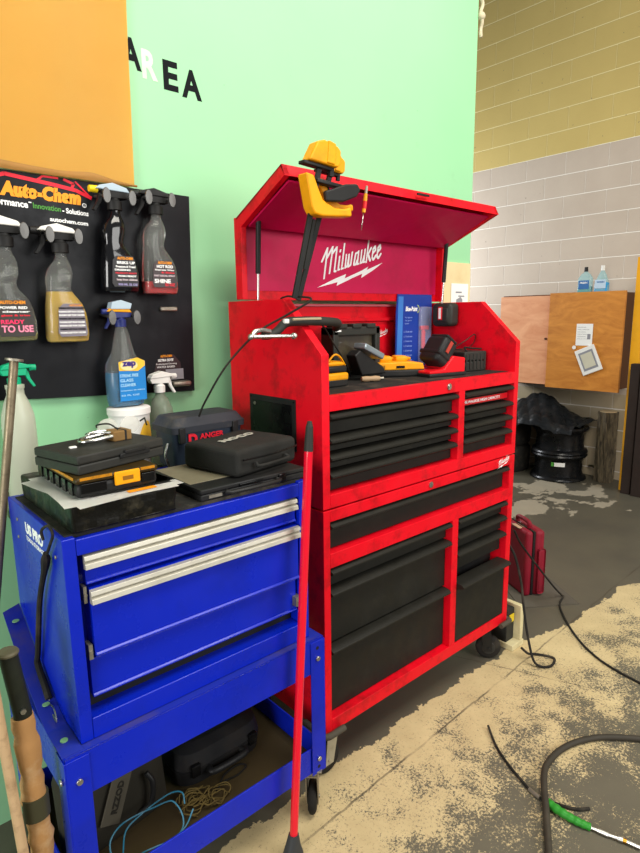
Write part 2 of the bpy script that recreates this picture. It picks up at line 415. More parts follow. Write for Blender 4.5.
# script logo made of pen strokes on the lid liner
def strokes(mb, strokes_, O, X, Y, s, pen=(.03, .05), th=.0006, sh=.25):
    O, X, Y = Vector(O), Vector(X).normalized(), Vector(Y).normalized(); Z = X.cross(Y)
    def P(u, v): return O+X*(u+v*sh)*s+Y*v*s
    for st in strokes_:
        for (u0, v0), (u1, v1) in zip(st, st[1:]):
            quad = [(u0-pen[0], v0-pen[1]), (u0+pen[0], v0+pen[1]), (u1+pen[0], v1+pen[1]), (u1-pen[0], v1-pen[1])]
            # convex hull of the two pen boxes
            pts = [(u+du, v+dv) for u, v in ((u0, v0), (u1, v1)) for du in (-pen[0], pen[0]) for dv in (-pen[1], pen[1])]
            pts = sorted(set(pts))
            def hull(ps):
                h = []
                for p in ps:
                    while len(h) > 1 and (h[-1][0]-h[-2][0])*(p[1]-h[-2][1])-(h[-1][1]-h[-2][1])*(p[0]-h[-2][0]) <= 0: h.pop()
                    h.append(p)
                return h
            H = hull(pts)[:-1]+hull(pts[::-1])[:-1]
            th += .00003
            vs = [mb.bm.verts.new(P(*p)+Z*th) for p in H]; mb._f(vs)
def logo(mb, O, X, Y, s):
    M_ = [[(-.35, .95), (.1, 1.75), (.02, -.25)], [(.1, 1.75), (.02, -.25)], [(.12, 1.1), (.62, 1.75), (.52, 0)], [(.62, 1.3), (1.05, 1.65), (1.0, .05), (1.15, .0)]]
    i_ = [[(1.42, .95), (1.38, .05), (1.52, .05)], [(1.42, 1.3), (1.44, 1.38)]]
    l_ = [[(1.8, 1.75), (1.74, .05), (1.9, .05)]]
    w_ = [[(2.1, .95), (2.1, .05), (2.32, .15), (2.4, .9)], [(2.4, .9), (2.42, .05), (2.66, .15), (2.72, 1.0)]]
    a_ = [[(3.38, .9), (3.1, .85), (3.0, .1), (3.2, .05), (3.36, .35)], [(3.4, .95), (3.38, .05), (3.52, .05)]]
    u_ = [[(3.74, .95), (3.72, .05), (3.95, .1), (4.06, .5)], [(4.1, .95), (4.08, .05), (4.2, .05)]]
    k_ = [[(4.42, 1.8), (4.36, 0)], [(4.42, .45), (4.78, .95)], [(4.5, .5), (4.8, .02)]]
    e1 = [[(5.0, .5), (5.3, .7), (5.2, .98), (5.0, .8), (4.98, .2), (5.15, .02), (5.4, .3)]]
    e2 = [[(u+.56, v) for u, v in e1[0]]]
    strokes(mb, M_+i_+l_+w_+a_+u_+k_+e1+e2, O, X, Y, s, pen=(.075, .06), sh=.10)
lg = MB()
rs = Vector((.33, 0, .083)).normalized()
logo(lg, (.416, .4484, 1.814), rs, (0.05, 0, 1), .0572)
bolt = [(.377, 1.762), (.48, 1.802), (.539, 1.821), (.53, 1.803), (.632, 1.839), (.671, 1.857), (.662, 1.843), (.762, 1.878), (.702, 1.843), (.628, 1.808), (.634, 1.826), (.573, 1.805), (.484, 1.772), (.49, 1.787)]
vs = [lg.bm.verts.new((x, .4478, z)) for x, z in bolt]; lg._f(vs)
lg.build('script_logo', INKW, lo)['label'] = 'white script logo with lightning bolt'
def small_logo(parent, O, s):
    l2 = MB(); logo(l2, O, rs, (0.05, 0, 1), s)
    k = s/.0572
    vs = [l2.bm.verts.new((O[0]+(x-.416)*k, O[1]-.0004, O[2]+(z-1.814)*k)) for x, z in bolt]; l2._f(vs)
    l2.build('script_logo', INKW, parent)
small_logo(up_c, (.79, D-.0208, 1.56), .0105)

low = thing('rolling_cabinet', 'red steel rolling tool cabinet with black drawers, standing under the top chest', 'tool cabinet', (0, 0, 0))
lb = MB(); Z0 = .195
for a, b_ in ((0, .03), (W-.038, W)): lb.box((a, 0, Z0), (b_, D, SEAM-.003))
lb.box((.03, D-.02, Z0), (W-.038, D, SEAM-.003)); lb.box((.03, 0, .978), (W-.038, D-.02, SEAM-.003))
lb.box((.03, 0, .814), (W-.038, .06, .866)); lb.box((.03, 0, Z0), (W-.038, D-.02, .245))
lb.box((.712, 0, .245), (.752, .05, .814))
lb.build('cabinet_body', RED, low, bevel=.002)
MB().box((.0305, .08, .2455), (W-.0385, .10, .9775)).build('cavity_shade_plate', BLKP, low)  # black plate again, shade inside the carcass put in as colour
red_drawer(.032, 1.13, .868, .976, low)
for z0, z1 in ((.733, .812), (.518, .733), (.247, .518)): red_drawer(.032, .71, z0, z1, low)
for z0, z1, o_ in ((.742, .812, 0), (.664, .742, 0), (.565, .664, .0), (.247, .53, .03)): red_drawer(.754, 1.13, z0, z1, low, out=o_)
lk = MB().cyl((.56, -.003, 1.0), (.56, .004, 1.0), .012).box((.5585, -.0045, .994), (.5615, -.003, 1.006)); lk.build('keyhole_lock', CHR, low)
small_logo(low, (1.04, -.0003, .988), .0135)
for x in (0, W):
    s_ = 1 if x == 0 else -1
    bp = MB().tube([(x-s_*.012, .10, .20), (x-s_*.012, .0, .20), (x-s_*.005, -.012, .20), (x+s_*.01, -.016, .20), (x+s_*.075, -.016, .20)], .0115, sm=3, n=14)
    bp.build('corner_bumper', mat('grey_rubber', '#4b463c', .65, dirt=.4), low)
def caster(x, y, r, top, ang, parent, plate=STEEL, wd=.032):
    R = Matrix.Translation((x, y, 0)) @ Matrix.Rotation(ang, 4, 'Z')
    fk = MB().box((-.035, -.035, top-.006), (.035, .035, top)); fk.cyl((0, 0, top-.03), (0, 0, top-.006), .022, n=18)
    for s_ in (-1, 1):
        yy = s_*(wd/2+.005)
        fk.prism([(-.03, top-.03), (.022, top-.03), (.026-.03, r-.018), (-.03-.012, r-.018)], 'y', yy-.0018, yy+.0018)
    fk.box((-.03, -wd/2-.006, top-.034), (.024, wd/2+.006, top-.028)); fk.cyl((-.024, -wd/2-.011, r), (-.024, wd/2+.011, r), .006, n=12)
    o = fk.xf(R).build('caster', plate, parent, bevel=.001)
    wb = MB().lathe([(.001, -wd/2), (r-.012, -wd/2), (r-.003, -wd/2+.005), (r, -wd/2+.011), (r, wd/2-.011), (r-.003, wd/2-.005), (r-.012, wd/2), (.001, wd/2)], (-.024, 0, r), 32, 'y')
    wb.xf(R).build('wheel', RUB, o)
    hb = MB().lathe([(.001, -wd/2-.002), (r*.5, -wd/2-.002), (r*.55, -wd/2+.001), (r*.55, wd/2-.001), (r*.5, wd/2+.002), (.001, wd/2+.002)], (-.024, 0, r), 20, 'y')
    hb.xf(R).build('wheel_hub', GREY, o)
for x, y, a in ((.062, .048, 0), (W-.075, .075, 2.3), (.055, D-.06, 0), (W-.055, D-.06, .4)): caster(x, y, .06, Z0, a, low, mat('caster_plate', '#a9a28c', .5, metal=.25, dirt=.4) if x < .1 else BLKP)

# ------------------------------------------------------------------ blue chest + cart
bc = thing('tool_chest', 'blue three drawer tool chest with long aluminium handles, standing on the blue cart', 'tool chest', (0, 0, 0))
bx0, bx1, by0, by1, bz0, bz1 = -.835, -.135, -.08, .364, .668, 1.173
m_ = MB()
m_.box((bx0, by0, bz0), (bx0+.03, by1, bz1)); m_.box((bx1-.03, by0, bz0), (bx1, by1, bz1)); m_.box((bx0+.03, by1-.02, bz0), (bx1-.03, by1, bz1))
m_.box((bx0+.03, by0, 1.128), (bx1-.03, by1-.02, bz1-.006)); m_.box((bx0+.03, by0, bz0), (bx1-.03, by1-.02, .722)); m_.box((bx0+.03, by0+.05, .80), (bx1-.03, by0+.06, 1.128))
m_.build('chest_body', BLUE, bc, bevel=.003)
MB().box((bx0+.012, by0+.016, bz1-.0058), (bx1-.012, by1-.03, bz1+.003), bevel=.001).build('top_mat', mat('black_rubber_mat', '#22211f', .75), bc)
for z0, z1, dep, x0, hz in ((1.048, 1.126, .0, -.79, 1.126), (.872, 1.044, -.012, -.786, 1.044), (.762, .866, .004, -.796, None)):
    d_ = MB().prism([(by0+.012+dep, z0+.002), (by0+.012+dep, z1-.002), (by0+.05, z1-.002), (by0+.05, z0+.02), (by0+.03+dep, z0+.02), (by0+.03+dep, z0+.008)], 'x', x0+.002, -.172)
    d_.prism([(by0+.012+dep, z0+.002), (by0+.007+dep, z0+.004), (by0+.006+dep, z0+.008), (by0+.012+dep, z0+.013)], 'x', x0+.002, -.172)
    o = d_.build('drawer', BLUE, bc, bevel=.002)
    if hz:
        yy = by0+.012+dep
        h_ = MB().prism([(yy, hz-.002), (yy-.012, hz-.004), (yy-.014, hz-.014), (yy-.006, hz-.018), (yy-.016, hz-.022), (yy-.018, hz-.034), (yy-.003, hz-.036), (yy, hz-.034)], 'x', x0, -.172)
        h_.build('drawer_handle', ALU, o, bevel=.0008)
MB().box((bx0+.032, by0+.051, .7225), (bx1-.032, by0+.055, .7995)).build('cavity_shade_plate', BLKP, bc)  # black strip stands in for the shaded gap below the lowest drawer
# slide brackets
for a_, b_ in (((-.797, by0+.004, .868), (-.788, by0+.03, .905)), ((-.797, by0+.004, 1.01), (-.79, by0+.03, 1.05)), ((-.186, by0-.002, .785), (-.166, by0+.03, .815))):
    sb = MB().box(a_, b_); c_ = (Vector(a_)+Vector(b_))/2; sb.cyl((c_.x, a_[1]-.003, c_.z), (c_.x, a_[1]+.001, c_.z), .004, n=10); sb.build('drawer_slide', STEEL, bc)
tx = MB().text('US PRO', width=.145, height=.03, origin=(bx0-.0002, .207, 1.113), xdir=(0, -1, 0), bold=.05)
tx.text('TOOLS STORAGE', width=.145, height=.012, origin=(bx0-.0002, .207, 1.094), xdir=(0, -1, 0), bold=.02)
tx.build('side_lettering', INKW, bc)
rv = MB()
for y_, z_ in ((.28, 1.13), (.285, 1.08), (.02, 1.125), (-.03, 1.12)): rv.sphere((bx0-.001, y_, z_), .005, (.5, 1, 1), 10)
rv.build('rivets', STEEL, bc)

ct = thing('tool_cart', 'blue steel service cart with open lower shelf, carrying the blue tool chest', 'cart', (0, 0, 0))
cx0, cx1, cy0, cy1 = -.882, -.098, -.103, .40
zt_ = .666
k = MB(); k.box((cx0, cy0, .552), (cx1, cy0+.004, zt_)); k.box((cx0, cy1-.004, .552), (cx1, cy1, zt_)); k.box((cx0, cy0, .552), (cx0+.004, cy1, zt_)); k.box((cx1-.004, cy0, .552), (cx1, cy1, zt_))
k.box((cx0, cy0, zt_-.004), (cx1, cy1, zt_))
k.build('top_tray', BLUE, ct, bevel=.002)
MB().box((cx0+.004, cy0+.004, zt_), (cx1-.004, cy1-.004, zt_+.0008)).build('dusty_tray_top', BLUED, ct)
k = MB(); sz0, sz1 = .198, .288
k.box((cx0, cy0+.003, sz0), (cx1, cy0+.008, sz1)); k.box((cx0, cy1-.008, sz0), (cx1, cy1-.003, sz1)); k.box((cx0+.003, cy0, sz0), (cx0+.008, cy1, sz1)); k.box((cx1-.008, cy0, sz0), (cx1-.003, cy1, sz1))
k.build('shelf_tray', BLUE, ct, bevel=.001)
MB().box((cx0+.008, cy0+.008, sz0+.008), (cx1-.008, cy1-.008, sz0+.014)).build('shelf_floor', mat('dusty_shelf_board', '#43371f', .85, dirt=.6, dirtcol='#2d241a', dscale=5), ct)
for sx, sy in ((0, 0), (1, 0), (0, 1), (1, 1)):
    X0 = cx0 if sx == 0 else cx1; Y0 = cy0 if sy == 0 else cy1; dx_ = 1 if sx == 0 else -1; dy_ = 1 if sy == 0 else -1
    k = MB(); k.box((min(X0, X0+dx_*.054), min(Y0-dy_*.003, Y0), .192), (max(X0, X0+dx_*.054), max(Y0-dy_*.003, Y0), zt_-.008))
    k.box((min(X0-dx_*.003, X0), min(Y0-dy_*.003, Y0+dy_*.054), .192), (max(X0-dx_*.003, X0), max(Y0-dy_*.003, Y0+dy_*.054), zt_-.008))
    lo_ = k.build('leg', BLUE, ct, bevel=.001)
    if sy == 0:
        bq = MB()
        for zb in (.60, .245): bq.cyl((X0+dx_*.027, Y0-.009, zb), (X0+dx_*.027, Y0-.003, zb), .0075, n=8)
        if sx == 0: bq.cyl((X0-.009, Y0+.02, .60), (X0-.003, Y0+.02, .60), .0075, n=8)
        bq.build('bolt', CHR, lo_)
        if sx == 1:
            bq = MB()
            for zb in (.635, .215): bq.cyl((X0+dx_*.027, Y0-.0035, zb), (X0+dx_*.027, Y0-.003, zb), .006, n=12)
            bq.build('bolt_hole', BLKP, lo_)
for x, y, a in ((cx1-.026, cy0+.036, -2.35), (cx0+.045, cy0+.045, .5), (cx1-.045, cy1-.045, 1.0), (cx0+.045, cy1-.045, 0)): caster(x, y, .055, .198, a, ct, STEEL, .028)
# dished side ledge
k = MB(); R_ = []
for i in range(13):
    t = i/12; yy = -.095+t*.44; zz_ = .6685+(.185*max(0, (t-.25)/.75)**1.3)
    R_.append([(cx0-.002, yy, zz_), (-.8365, yy+.02*t, zz_+.004*t), (-.8365, yy+.02*t, zz_+.004*t-.003), (cx0-.002, yy, zz_-.003)])
k.rings(R_, smooth=False); lg_ = k.build('side_ledge', BLUED, ct)
k = MB()
for t in (.13, .42, .93):
    yy = -.095+t*.44; zz_ = .6697+(.185*max(0, (t-.25)/.75)**1.3)
    MB().cyl((-.861, yy, zz_-.001), (-.861, yy, zz_+.0008), .009, n=16).build('ledge_hole_disc', mat('hole_disc_green', '#7fb07c', .6), lg_)  # green discs stand in for ledge holes with the wall showing through

# ------------------------------------------------------------------ yellow banner
bn = NT('yellow_banner'); bn.col(bn.mix(bn.noise(3, 5), srgb('#f0b238'), srgb('#fac450'))); bn.b.inputs['Roughness'].default_value = .45
bt = thing('banner', 'yellow fabric banner hanging on the green wall above the black display board', 'banner', (-.8, WY-.012, 2.1))
def sheet(fn, nu, nv, th=.0015):
    mb = MB(); G = [[mb.bm.verts.new(fn(i/nu, j/nv)) for i in range(nu+1)] for j in range(nv+1)]
    for j in range(nv):
        for i in range(nu): mb._f([G[j][i], G[j][i+1], G[j+1][i+1], G[j+1][i]], True)
    ext = bmesh.ops.solidify(mb.bm, geom=mb.bm.faces[:], thickness=th)
    return mb
def ban(u, v):
    x = -1.35+u*(1.35-.306+.03*(v)); z = 2.122-.042*u+v*(.95+.042*u)
    y = WY-.016-.010*math.sin(7*u+3*v+1.2)*(.3+v)-.010*math.exp(-((v-.75+.35*u-.3)**2)*60)-.004*math.sin(19*u-4*v)*.5
    return (x+.8, y-(WY-.012), z-2.1)
sheet(ban, 60, 48).build('fabric', bn.m, bt)
def fold(u, v):
    x = -1.35+u*(1.35-.302); top = 2.128-.045*u+.012*math.exp(-((u-.86)**2)*300); bot = 2.080-.004*u
    return (x+.8, WY-.030-.004*v*(1-v)*4-(WY-.012)-.002*math.sin(25*u), bot+(top-bot)*(1-v)-2.1)
sheet(fold, 60, 4, .001).build('hem_fold', mat('tan_hem', '#cf9f58', .6, var=.12), bt)
MB().lathe([(.001, 0), (.05, 0), (.05, .002), (.001, .002)], (.8-.668-.8+.0+.135-.135+.0, 0, 0), 24, 'y').xf(Matrix.Translation((.13, -.028, .475)) @ Matrix.Diagonal((1, 1, .6, 1))).build('printed_spot', mat('pink_print', '#ef2f63', .5), bt)['label'] = 'pink printed mark at the upper edge'

# ------------------------------------------------------------------ display board
BF = .582
bd = thing('display_board', 'black wall display board with orange lettering, hung with spray bottles', 'display board', (-.6, BF, 1.4))
def L(mb): return mb.xf(Matrix.Translation((.6, -BF, -1.4)))
L(MB().prism([(-1.35, 1.437), (-.122, 1.381), (-.103, 2.073), (-1.35, 2.083)], 'y', BF, WY-.003)).build('panel', mat('black_panel', '#121317', .4, spec=.2, dirt=.12, dirtcol='#3a3b3e'), bd, bevel=.001)
L(MB().text('Auto-Chem', width=.232, height=.044, origin=(-.718, BF-.0003, 2.004), xdir=(1, 0, -.02), bold=.075, shear=.15)).build('logo_lettering', INKO, bd)
car = MB()
def ribbon(mb, pts, w, y):
    for (a, b) in zip(pts, pts[1:]):
        d = Vector((b[0]-a[0], b[1]-a[1])).normalized(); n = Vector((-d.y, d.x))
        wa, wb = (w(a) if callable(w) else w), (w(b) if callable(w) else w)
        mb.quad((a[0]-n.x*wa, y, a[1]-n.y*wa), (b[0]-n.x*wb, y, b[1]-n.y*wb), (b[0]+n.x*wb, y, b[1]+n.y*wb), (a[0]+n.x*wa, y, a[1]+n.y*wa))
ribbon(car, [(-.75, 2.05), (-.70, 2.066), (-.62, 2.058), (-.56, 2.052), (-.50, 2.044), (-.452, 2.026)], .0055, BF-.0009)
ribbon(car, [(-.62, 2.054), (-.595, 2.073), (-.55, 2.073)], .003, BF-.0010); ribbon(car, [(-.535, 2.072), (-.505, 2.062), (-.512, 2.048)], .004, BF-.0011); ribbon(car, [(-.50, 2.07), (-.455, 2.028)], .0025, BF-.0012)
L(car).build('car_outline', INKR, bd)
for wd, x0, z0, ww, hh in (('Performance', -.770, 1.981, .126, .020), ('-', -.642, 1.992, .008, .003), ('- Solutions', -.546, 1.973, .080, .016), ('autochem.com', -.585, 1.945, .115, .013), ('®', -.484, 1.995, .014, .014)):
    L(MB().text(wd, width=ww, height=hh, origin=(x0, BF-.0003, z0), xdir=(1, 0, -.04), bold=.03)).build('slogan_lettering', INKW, bd)
L(MB().text('Innovation', width=.080, height=.016, origin=(-.63, BF-.0003, 1.978), xdir=(1, 0, -.04), bold=.01)).build('slogan_word', INKG, bd)
art = MB(); art.prism([(-.285, 1.44), (-.17, 1.432), (-.175, 1.49), (-.2, 1.52), (-.24, 1.522), (-.27, 1.49)], 'y', BF-.0012, BF); L(art).build('printed_picture', mat('dark_print', '#37292b', .5), bd)
L(MB().text('AUTO-CHEM', width=.045, height=.008, origin=(-.252, BF-.0015, 1.512), bold=.03)).build('picture_caption', INKO, bd)
L(MB().text('ULTRA COTE', width=.06, height=.009, origin=(-.262, BF-.0015, 1.497), bold=.04, shear=.2).text('Professional Dressing', width=.08, height=.007, origin=(-.27, BF-.0015, 1.484)).text('WATER BASED', width=.07, height=.007, origin=(-.268, BF-.0015, 1.474))).build('picture_lettering', INKW, bd)
L(MB().box((-.235, BF-.0025, 1.43), (-.165, BF-.001, 1.468), bevel=.0005)).build('picture_patch', mat('grey_print', '#8d8d93', .4), bd)
hk_spots = [(-.4, 2.035), (-.262, 2.045), (-.578, 1.905), (-.729, 1.91), (-.412, 1.665)]
for x, z in [(q_[0], q_[1]-.006) for q_ in hk_spots]:
    for s_ in (-1, 1):
        h_ = MB().lathe([(.001, 0), (.011, 0), (.0125, -.004), (.0115, -.008), (.001, -.0085)], (0, 0, 0), 20, 'y').xf(Matrix.Translation((x+s_*.041, BF-.090, z-.006)) @ Matrix.Diagonal((1, 1, 1.9, 1)))
        h_.tube([(x+s_*.041, BF-.001, z+.004), (x+s_*.041, BF-.045, z), (x+s_*.041, BF-.094, z-.006)], .0045, n=8)
        L(h_).build('hook', mat('hook_metal', '#5f5e5c', .4, metal=.6), bd)
h_ = MB().box((-.245, BF-.012, 1.673), (-.178, BF, 1.689), bevel=.005); L(h_).build('bracket', STEEL, bd)
h_ = MB().box((-.225, BF-.035, 1.405), (-.15, BF, 1.425), bevel=.008); L(h_).build('bracket', STEEL, bd)

# ------------------------------------------------------------------ spray bottles
CLEAR = mat('clear_plastic', '#e9ece6', .07, bump=.5, bscale=26, spec=.8, trans=.93, ior=1.22, var=.01)
def label_sheet(parent, x0, x1, z0, z1, y, m, lines, name='label', extra=None, shapex=None):
    o = MB().prism([(x0+.006, z0), (x1-.004, z0), (x1, z0+.01), (x1-.008, z1-.012), (x1-.014, z1), (x0+.018, z1), (x0+.006, z1-.014), (x0, z0+.012)], 'y', y, y+.0012).build(name, m, parent)
    for txt, mm, lx0, lx1, lz, lh in lines:
        MB().text(txt, width=lx1-lx0, height=lh, origin=(lx0, y-.0003, lz), bold=.03).build('label_lettering', mm, o)
    return o
def trigger_head(parent, z, body, shell, lever, tip=None, s=1.0, flip=1):
    f_ = -flip
    n_ = MB().lathe([(.001, z), (.0165*s, z), (.017*s, z+.02*s), (.012*s, z+.024*s), (.011*s, z+.035*s), (.001, z+.035*s)]); n_.build('collar', body, parent)
    zt = z+.03*s
    h_ = MB().prism([(f_*-.028*s, zt-.002), (f_*.028*s, zt-.004), (f_*.032*s, zt+.012*s), (f_*.02*s, zt+.03*s), (f_*-.02*s, zt+.026*s), (f_*-.034*s, zt+.01*s)], 'y', -.012*s, .012*s)
    h_.build('spray_head', body, parent, bevel=.002)
    c_ = MB().prism([(f_*-.034*s, zt+.013*s), (f_*.046*s, zt+.016*s), (f_*.036*s, zt+.025*s), (f_*.006*s, zt+.034*s), (f_*-.026*s, zt+.025*s)], 'y', -.0145*s, .0145*s)
    c_.build('head_shroud', shell, parent, bevel=.003)
    l_ = MB().prism([(f_*.024*s, zt+.008*s), (f_*.036*s, zt+.008*s), (f_*.040*s, zt-.012*s), (f_*.052*s, zt-.034*s), (f_*.046*s, zt-.036*s), (f_*.032*s, zt-.014*s)], 'y', -.006*s, .006*s)
    l_.build('trigger', lever, parent, bevel=.0015)
    MB().cyl((f_*.038*s, 0, zt+.016*s), (f_*.056*s, 0, zt+.016*s), .009*s, .008*s).build('nozzle', tip or lever, parent)
SECS = [(0, 0, 0, .046, .024), (.004, 0, 0, .054, .030), (.02, 0, 0, .057, .033), (.06, .001, 0, .056, .034), (.09, .000, 0, .053, .033), (.115, -.003, 0, .048, .031), (.135, -.008, 0, .040, .027), (.150, -.012, 0, .033, .025), (.163, -.014, 0, .030, .024),
        (.175, -.013, 0, .032, .025), (.195, -.010, 0, .034, .026), (.215, -.007, 0, .032, .025), (.230, -.004, 0, .027, .021), (.243, -.001, 0, .019, .017), (.256, 0, 0, .014, .014), (.275, 0, 0, .0135, .0135, 2)]
def shape_at(z, k=1, fl=1):
    for a, b in zip(SECS, SECS[1:]):
        if a[0] <= z <= b[0]:
            t = (z-a[0])/(b[0]-a[0]); return tuple(a[i]+(b[i]-a[i])*t for i in range(5))
def liquid(parent, lvl, m, sh=.0025):
    ss = [(.003,)+shape_at(.003)[1:]]+[q for q in SECS if .004 <= q[0] < lvl]+[(lvl,)+shape_at(lvl)[1:]]
    MB().loft([(max(q[0], .003), q[1]*FL, 0, q[3]-sh, q[4]-sh) for q in ss]).build('liquid', m, parent)
FL = 1
def auto_bottle(x, z, H, bodym, label, flip, tip, shell, lab):
    global FL; FL = 1
    t = thing('spray_bottle', label, 'spray bottle', (x, .536, z), 0, 'spray bottles on the display board')
    s = H/.345
    MB().loft([(q[0], q[1], q[2], q[3], q[4]) + q[5:] for q in SECS]).build('bottle_body', bodym, t)
    # side grip ribs
    t.scale = (1.12*s, 1, s)
    return t
t = auto_bottle(-.398, 1.733, .33, mat('black_bottle', '#101012', .12, coat=.6), 'glossy black spray bottle with yellow nozzle on the black display board', 1, None, None, None)
trigger_head(t, .268, BLKP, mat('pale_blue_plastic', '#a9bcc8', .35), BLKP, mat('yellow_nozzle', '#f2d21c', .4), s=1.3)
label_sheet(t, -.038, .044, .018, .118, -.0362, mat('black_label', '#1d1a1c', .35), [('AUTO-CHEM', INKO, -.018, .03, .106, .009), ('BRIKS UP', INKW, -.02, .036, .092, .009), ('Pressure & Tread', INKW, -.024, .036, .080, .007), ('DRESSING', INKW, -.028, .02, .070, .006), ('PRODUCT READY', INKR, -.026, .04, .060, .005), ('WASH READY', INKW, -.02, .038, .050, .006), ('keep from children', mat('pale_print', '#c8b8bc', .5), -.024, .04, .036, .009), ('950 ML 32 OZ', mat('lilac_print', '#9c93c0', .5), -.02, .04, .022, .007)])
t = auto_bottle(-.258, 1.73, .335, CLEAR, 'clear spray bottle with a little red liquid, beside the glossy black bottle', 1, None, None, None)
trigger_head(t, .268, BLKP, BLKP, BLKP, s=1.3)
liquid(t, .042, mat('red_liquid', '#c80f1c', .1))
label_sheet(t, -.040, .042, .022, .112, -.0362, mat('dark_label', '#3a2f30', .35), [('AUTO-CHEM', INKO, -.02, .026, .100, .009), ('HOT ROD', INKW, -.024, .03, .087, .010), ('Express Wax', INKW, -.03, .034, .077, .006), ('& Shine', INKR, -.01, .034, .069, .006), ('FAST DETAIL SPRAY', mat('pale_print', '#c8b8bc', .5), -.034, .036, .058, .006), ('SHINE', INKW, -.034, .02, .036, .014), ('32 OZ', INKR, .0, .034, .026, .01)])
t = auto_bottle(-.578, 1.580, .345, CLEAR, 'clear spray bottle full of yellow liquid, hanging at lower row of the board', 1, None, None, None)
trigger_head(t, .268, BLKP, WHT, BLKP, s=1.3)
liquid(t, .152, mat('yellow_liquid', '#d6ab2c', .15, alpha=.8))
label_sheet(t, -.034, .044, .018, .116, -.0362, mat('grey_label', '#777079', .4), [('AUTO-CHEM', INKO, .0, .034, .108, .006)]+[('WARNING KEEP FROM CHILDREN', INKW if i % 3 else INKB, -.030, .038, .100-.0105*i, .0055) for i in range(8)])
t = auto_bottle(-.731, 1.588, .345, CLEAR, 'clear spray bottle with pink label at the left end of the board', 1, None, None, None)
trigger_head(t, .268, BLKP, WHT, BLKP, s=1.3)
liquid(t, .024, mat('olive_liquid', '#8d8a4a', .15, alpha=.8))
label_sheet(t, -.044, .046, .014, .118, -.0362, mat('dark_label_two', '#35302c', .4), [('AUTO-CHEM', INKO, -.034, .026, .106, .01), ('POWER RED', INKW, -.036, .03, .092, .008), ('cleaner', INKW, -.03, .036, .082, .006), ('glass & trim', INKR, -.034, .034, .070, .007), ('READY', mat('pink_print', '#ef2f63', .5), -.036, .02, .05, .012), ('TO USE', mat('pink_soft', '#f08aa5', .5), -.036, .04, .026, .02)])
# blue cleaner bottle standing on the tub
z_ = thing('spray_bottle', 'blue glass cleaner bottle with yellow head, standing on white tub', 'spray bottle', (-.413, .522, 1.3615))
ZS = [(0, 0, 0, .045, .026), (.006, 0, 0, .058, .034), (.03, 0, 0, .062, .038), (.10, 0, 0, .062, .038), (.14, -.001, 0, .058, .036), (.165, -.001, 0, .044, .030), (.18, 0, 0, .036, .026), (.22, 0, 0, .027, .022), (.25, 0, 0, .020, .018), (.265, 0, 0, .014, .014, 2)]
MB().loft(ZS).build('bottle_body', CLEAR, z_)
MB().loft([(q[0]+(.003 if i == 0 else 0), 0, 0, q[3]-.003, q[4]-.003) for i, q in enumerate(ZS[:4])]+[(.115, 0, 0, .057, .034)]).build('liquid', mat('blue_liquid', '#1d6f9f', .12), z_)
lb_ = MB().prism([(-.036, .022), (.055, .022), (.056, .15), (.03, .162), (-.034, .15)], 'y', -.0402, -.039).build('label', mat('blue_label', '#1c7cc4', .35), z_)
MB().prism([(-.034, .122), (-.034, .15), (.03, .162), (.055, .15), (.055, .135), (.03, .118)], 'y', -.0412, -.0402).build('label_banner', mat('label_yellow', '#f3bf3a', .4), lb_)
MB().lathe([(.001, 0), (.028, 0), (.028, .0006), (.001, .0006)], (0, 0, 0), 28, 'y').xf(Matrix.Translation((0, -.0422, .138)) @ Matrix.Diagonal((1.05, 1, .6, 1))).build('label_oval', mat('label_cream', '#f1dd9a', .4), lb_)
MB().text('zep', width=.046, height=.022, origin=(-.023, -.0427, .129), bold=.05).build('brand_lettering', mat('navy_ink', '#3a2a7a', .5), lb_)
for i, (s_, h_, x1) in enumerate((('STREAK FREE', .010, .03), ('GLASS', .010, .012), ('CLEANER', .010, .02), ('Limpiador de vidrios', .005, .05), ('32 FL OZ', .005, .03))):
    MB().text(s_, width=x1+.032, height=h_, origin=(-.032, -.0404, .100-.0155*i), bold=.02).build('label_lettering', mat('pale_blue_ink', '#a9d8ee', .5), lb_)
trigger_head(z_, .262, mat('navy_plastic', '#2a3470', .4), YEL, mat('navy_plastic', '#2a3470', .4), s=1.05)
MB().prism([(-.036, .318), (.03, .318), (.036, .336), (.0, .347), (-.03, .34)], 'y', -.018, .018).build('head_cap', mat('pale_blue_plastic', '#a9bcc8', .35), z_, bevel=.002)

# ------------------------------------------------------------------ things behind, on the blue chest
TB = bz1+.003   # top of the mat
def place_box(mb): return mb
sh_z = 1.176
# small back ledge of the chest: bottles stand on a plank behind
pk = MB().box((-.83, .368, 1.10), (-.14, .592, 1.125), bevel=.002)
tag(pk.build('wall_shelf', mat('painted_plank', '#6d7a5c', .7, dirt=.4), None), 'narrow grey green plank shelf on the wall behind the blue tool chest', 'shelf')
for p in (0,):
    pass
SHZ = 1.125
tub = thing('plastic_tub', 'round white plastic tub with yellow patch, under the blue cleaner bottle', 'tub', (-.413, .508, SHZ))
MB().lathe([(.001, 0), (.062, 0), (.061, .004), (.066, .205), (.068, .212), (.070, .214), (.070, .233), (.066, .236), (.001, .236)], n=40).build('tub_body', WHT, tub)
yp = MB(); R_ = []
for i in range(15):
    a = math.radians(-95+i*4.5); t = i/14; r = .0672
    zt = .105+.07*math.sin(t*PI)**.6 if 0 < t < 1 else .105
    R_.append([(r*math.cos(a), r*math.sin(a), .07), (r*math.cos(a), r*math.sin(a), zt+.03*t)])
yp.rings(R_, cap=False, close=False); yp.build('printed_patch', mat('label_yellow', '#f3bf3a', .4), tub)
MB().text('Clean', width=.04, height=.012, origin=(-.052, -.0662, .10), xdir=(1, -.15, 0), shear=.3).build('tub_lettering', INKR, tub)
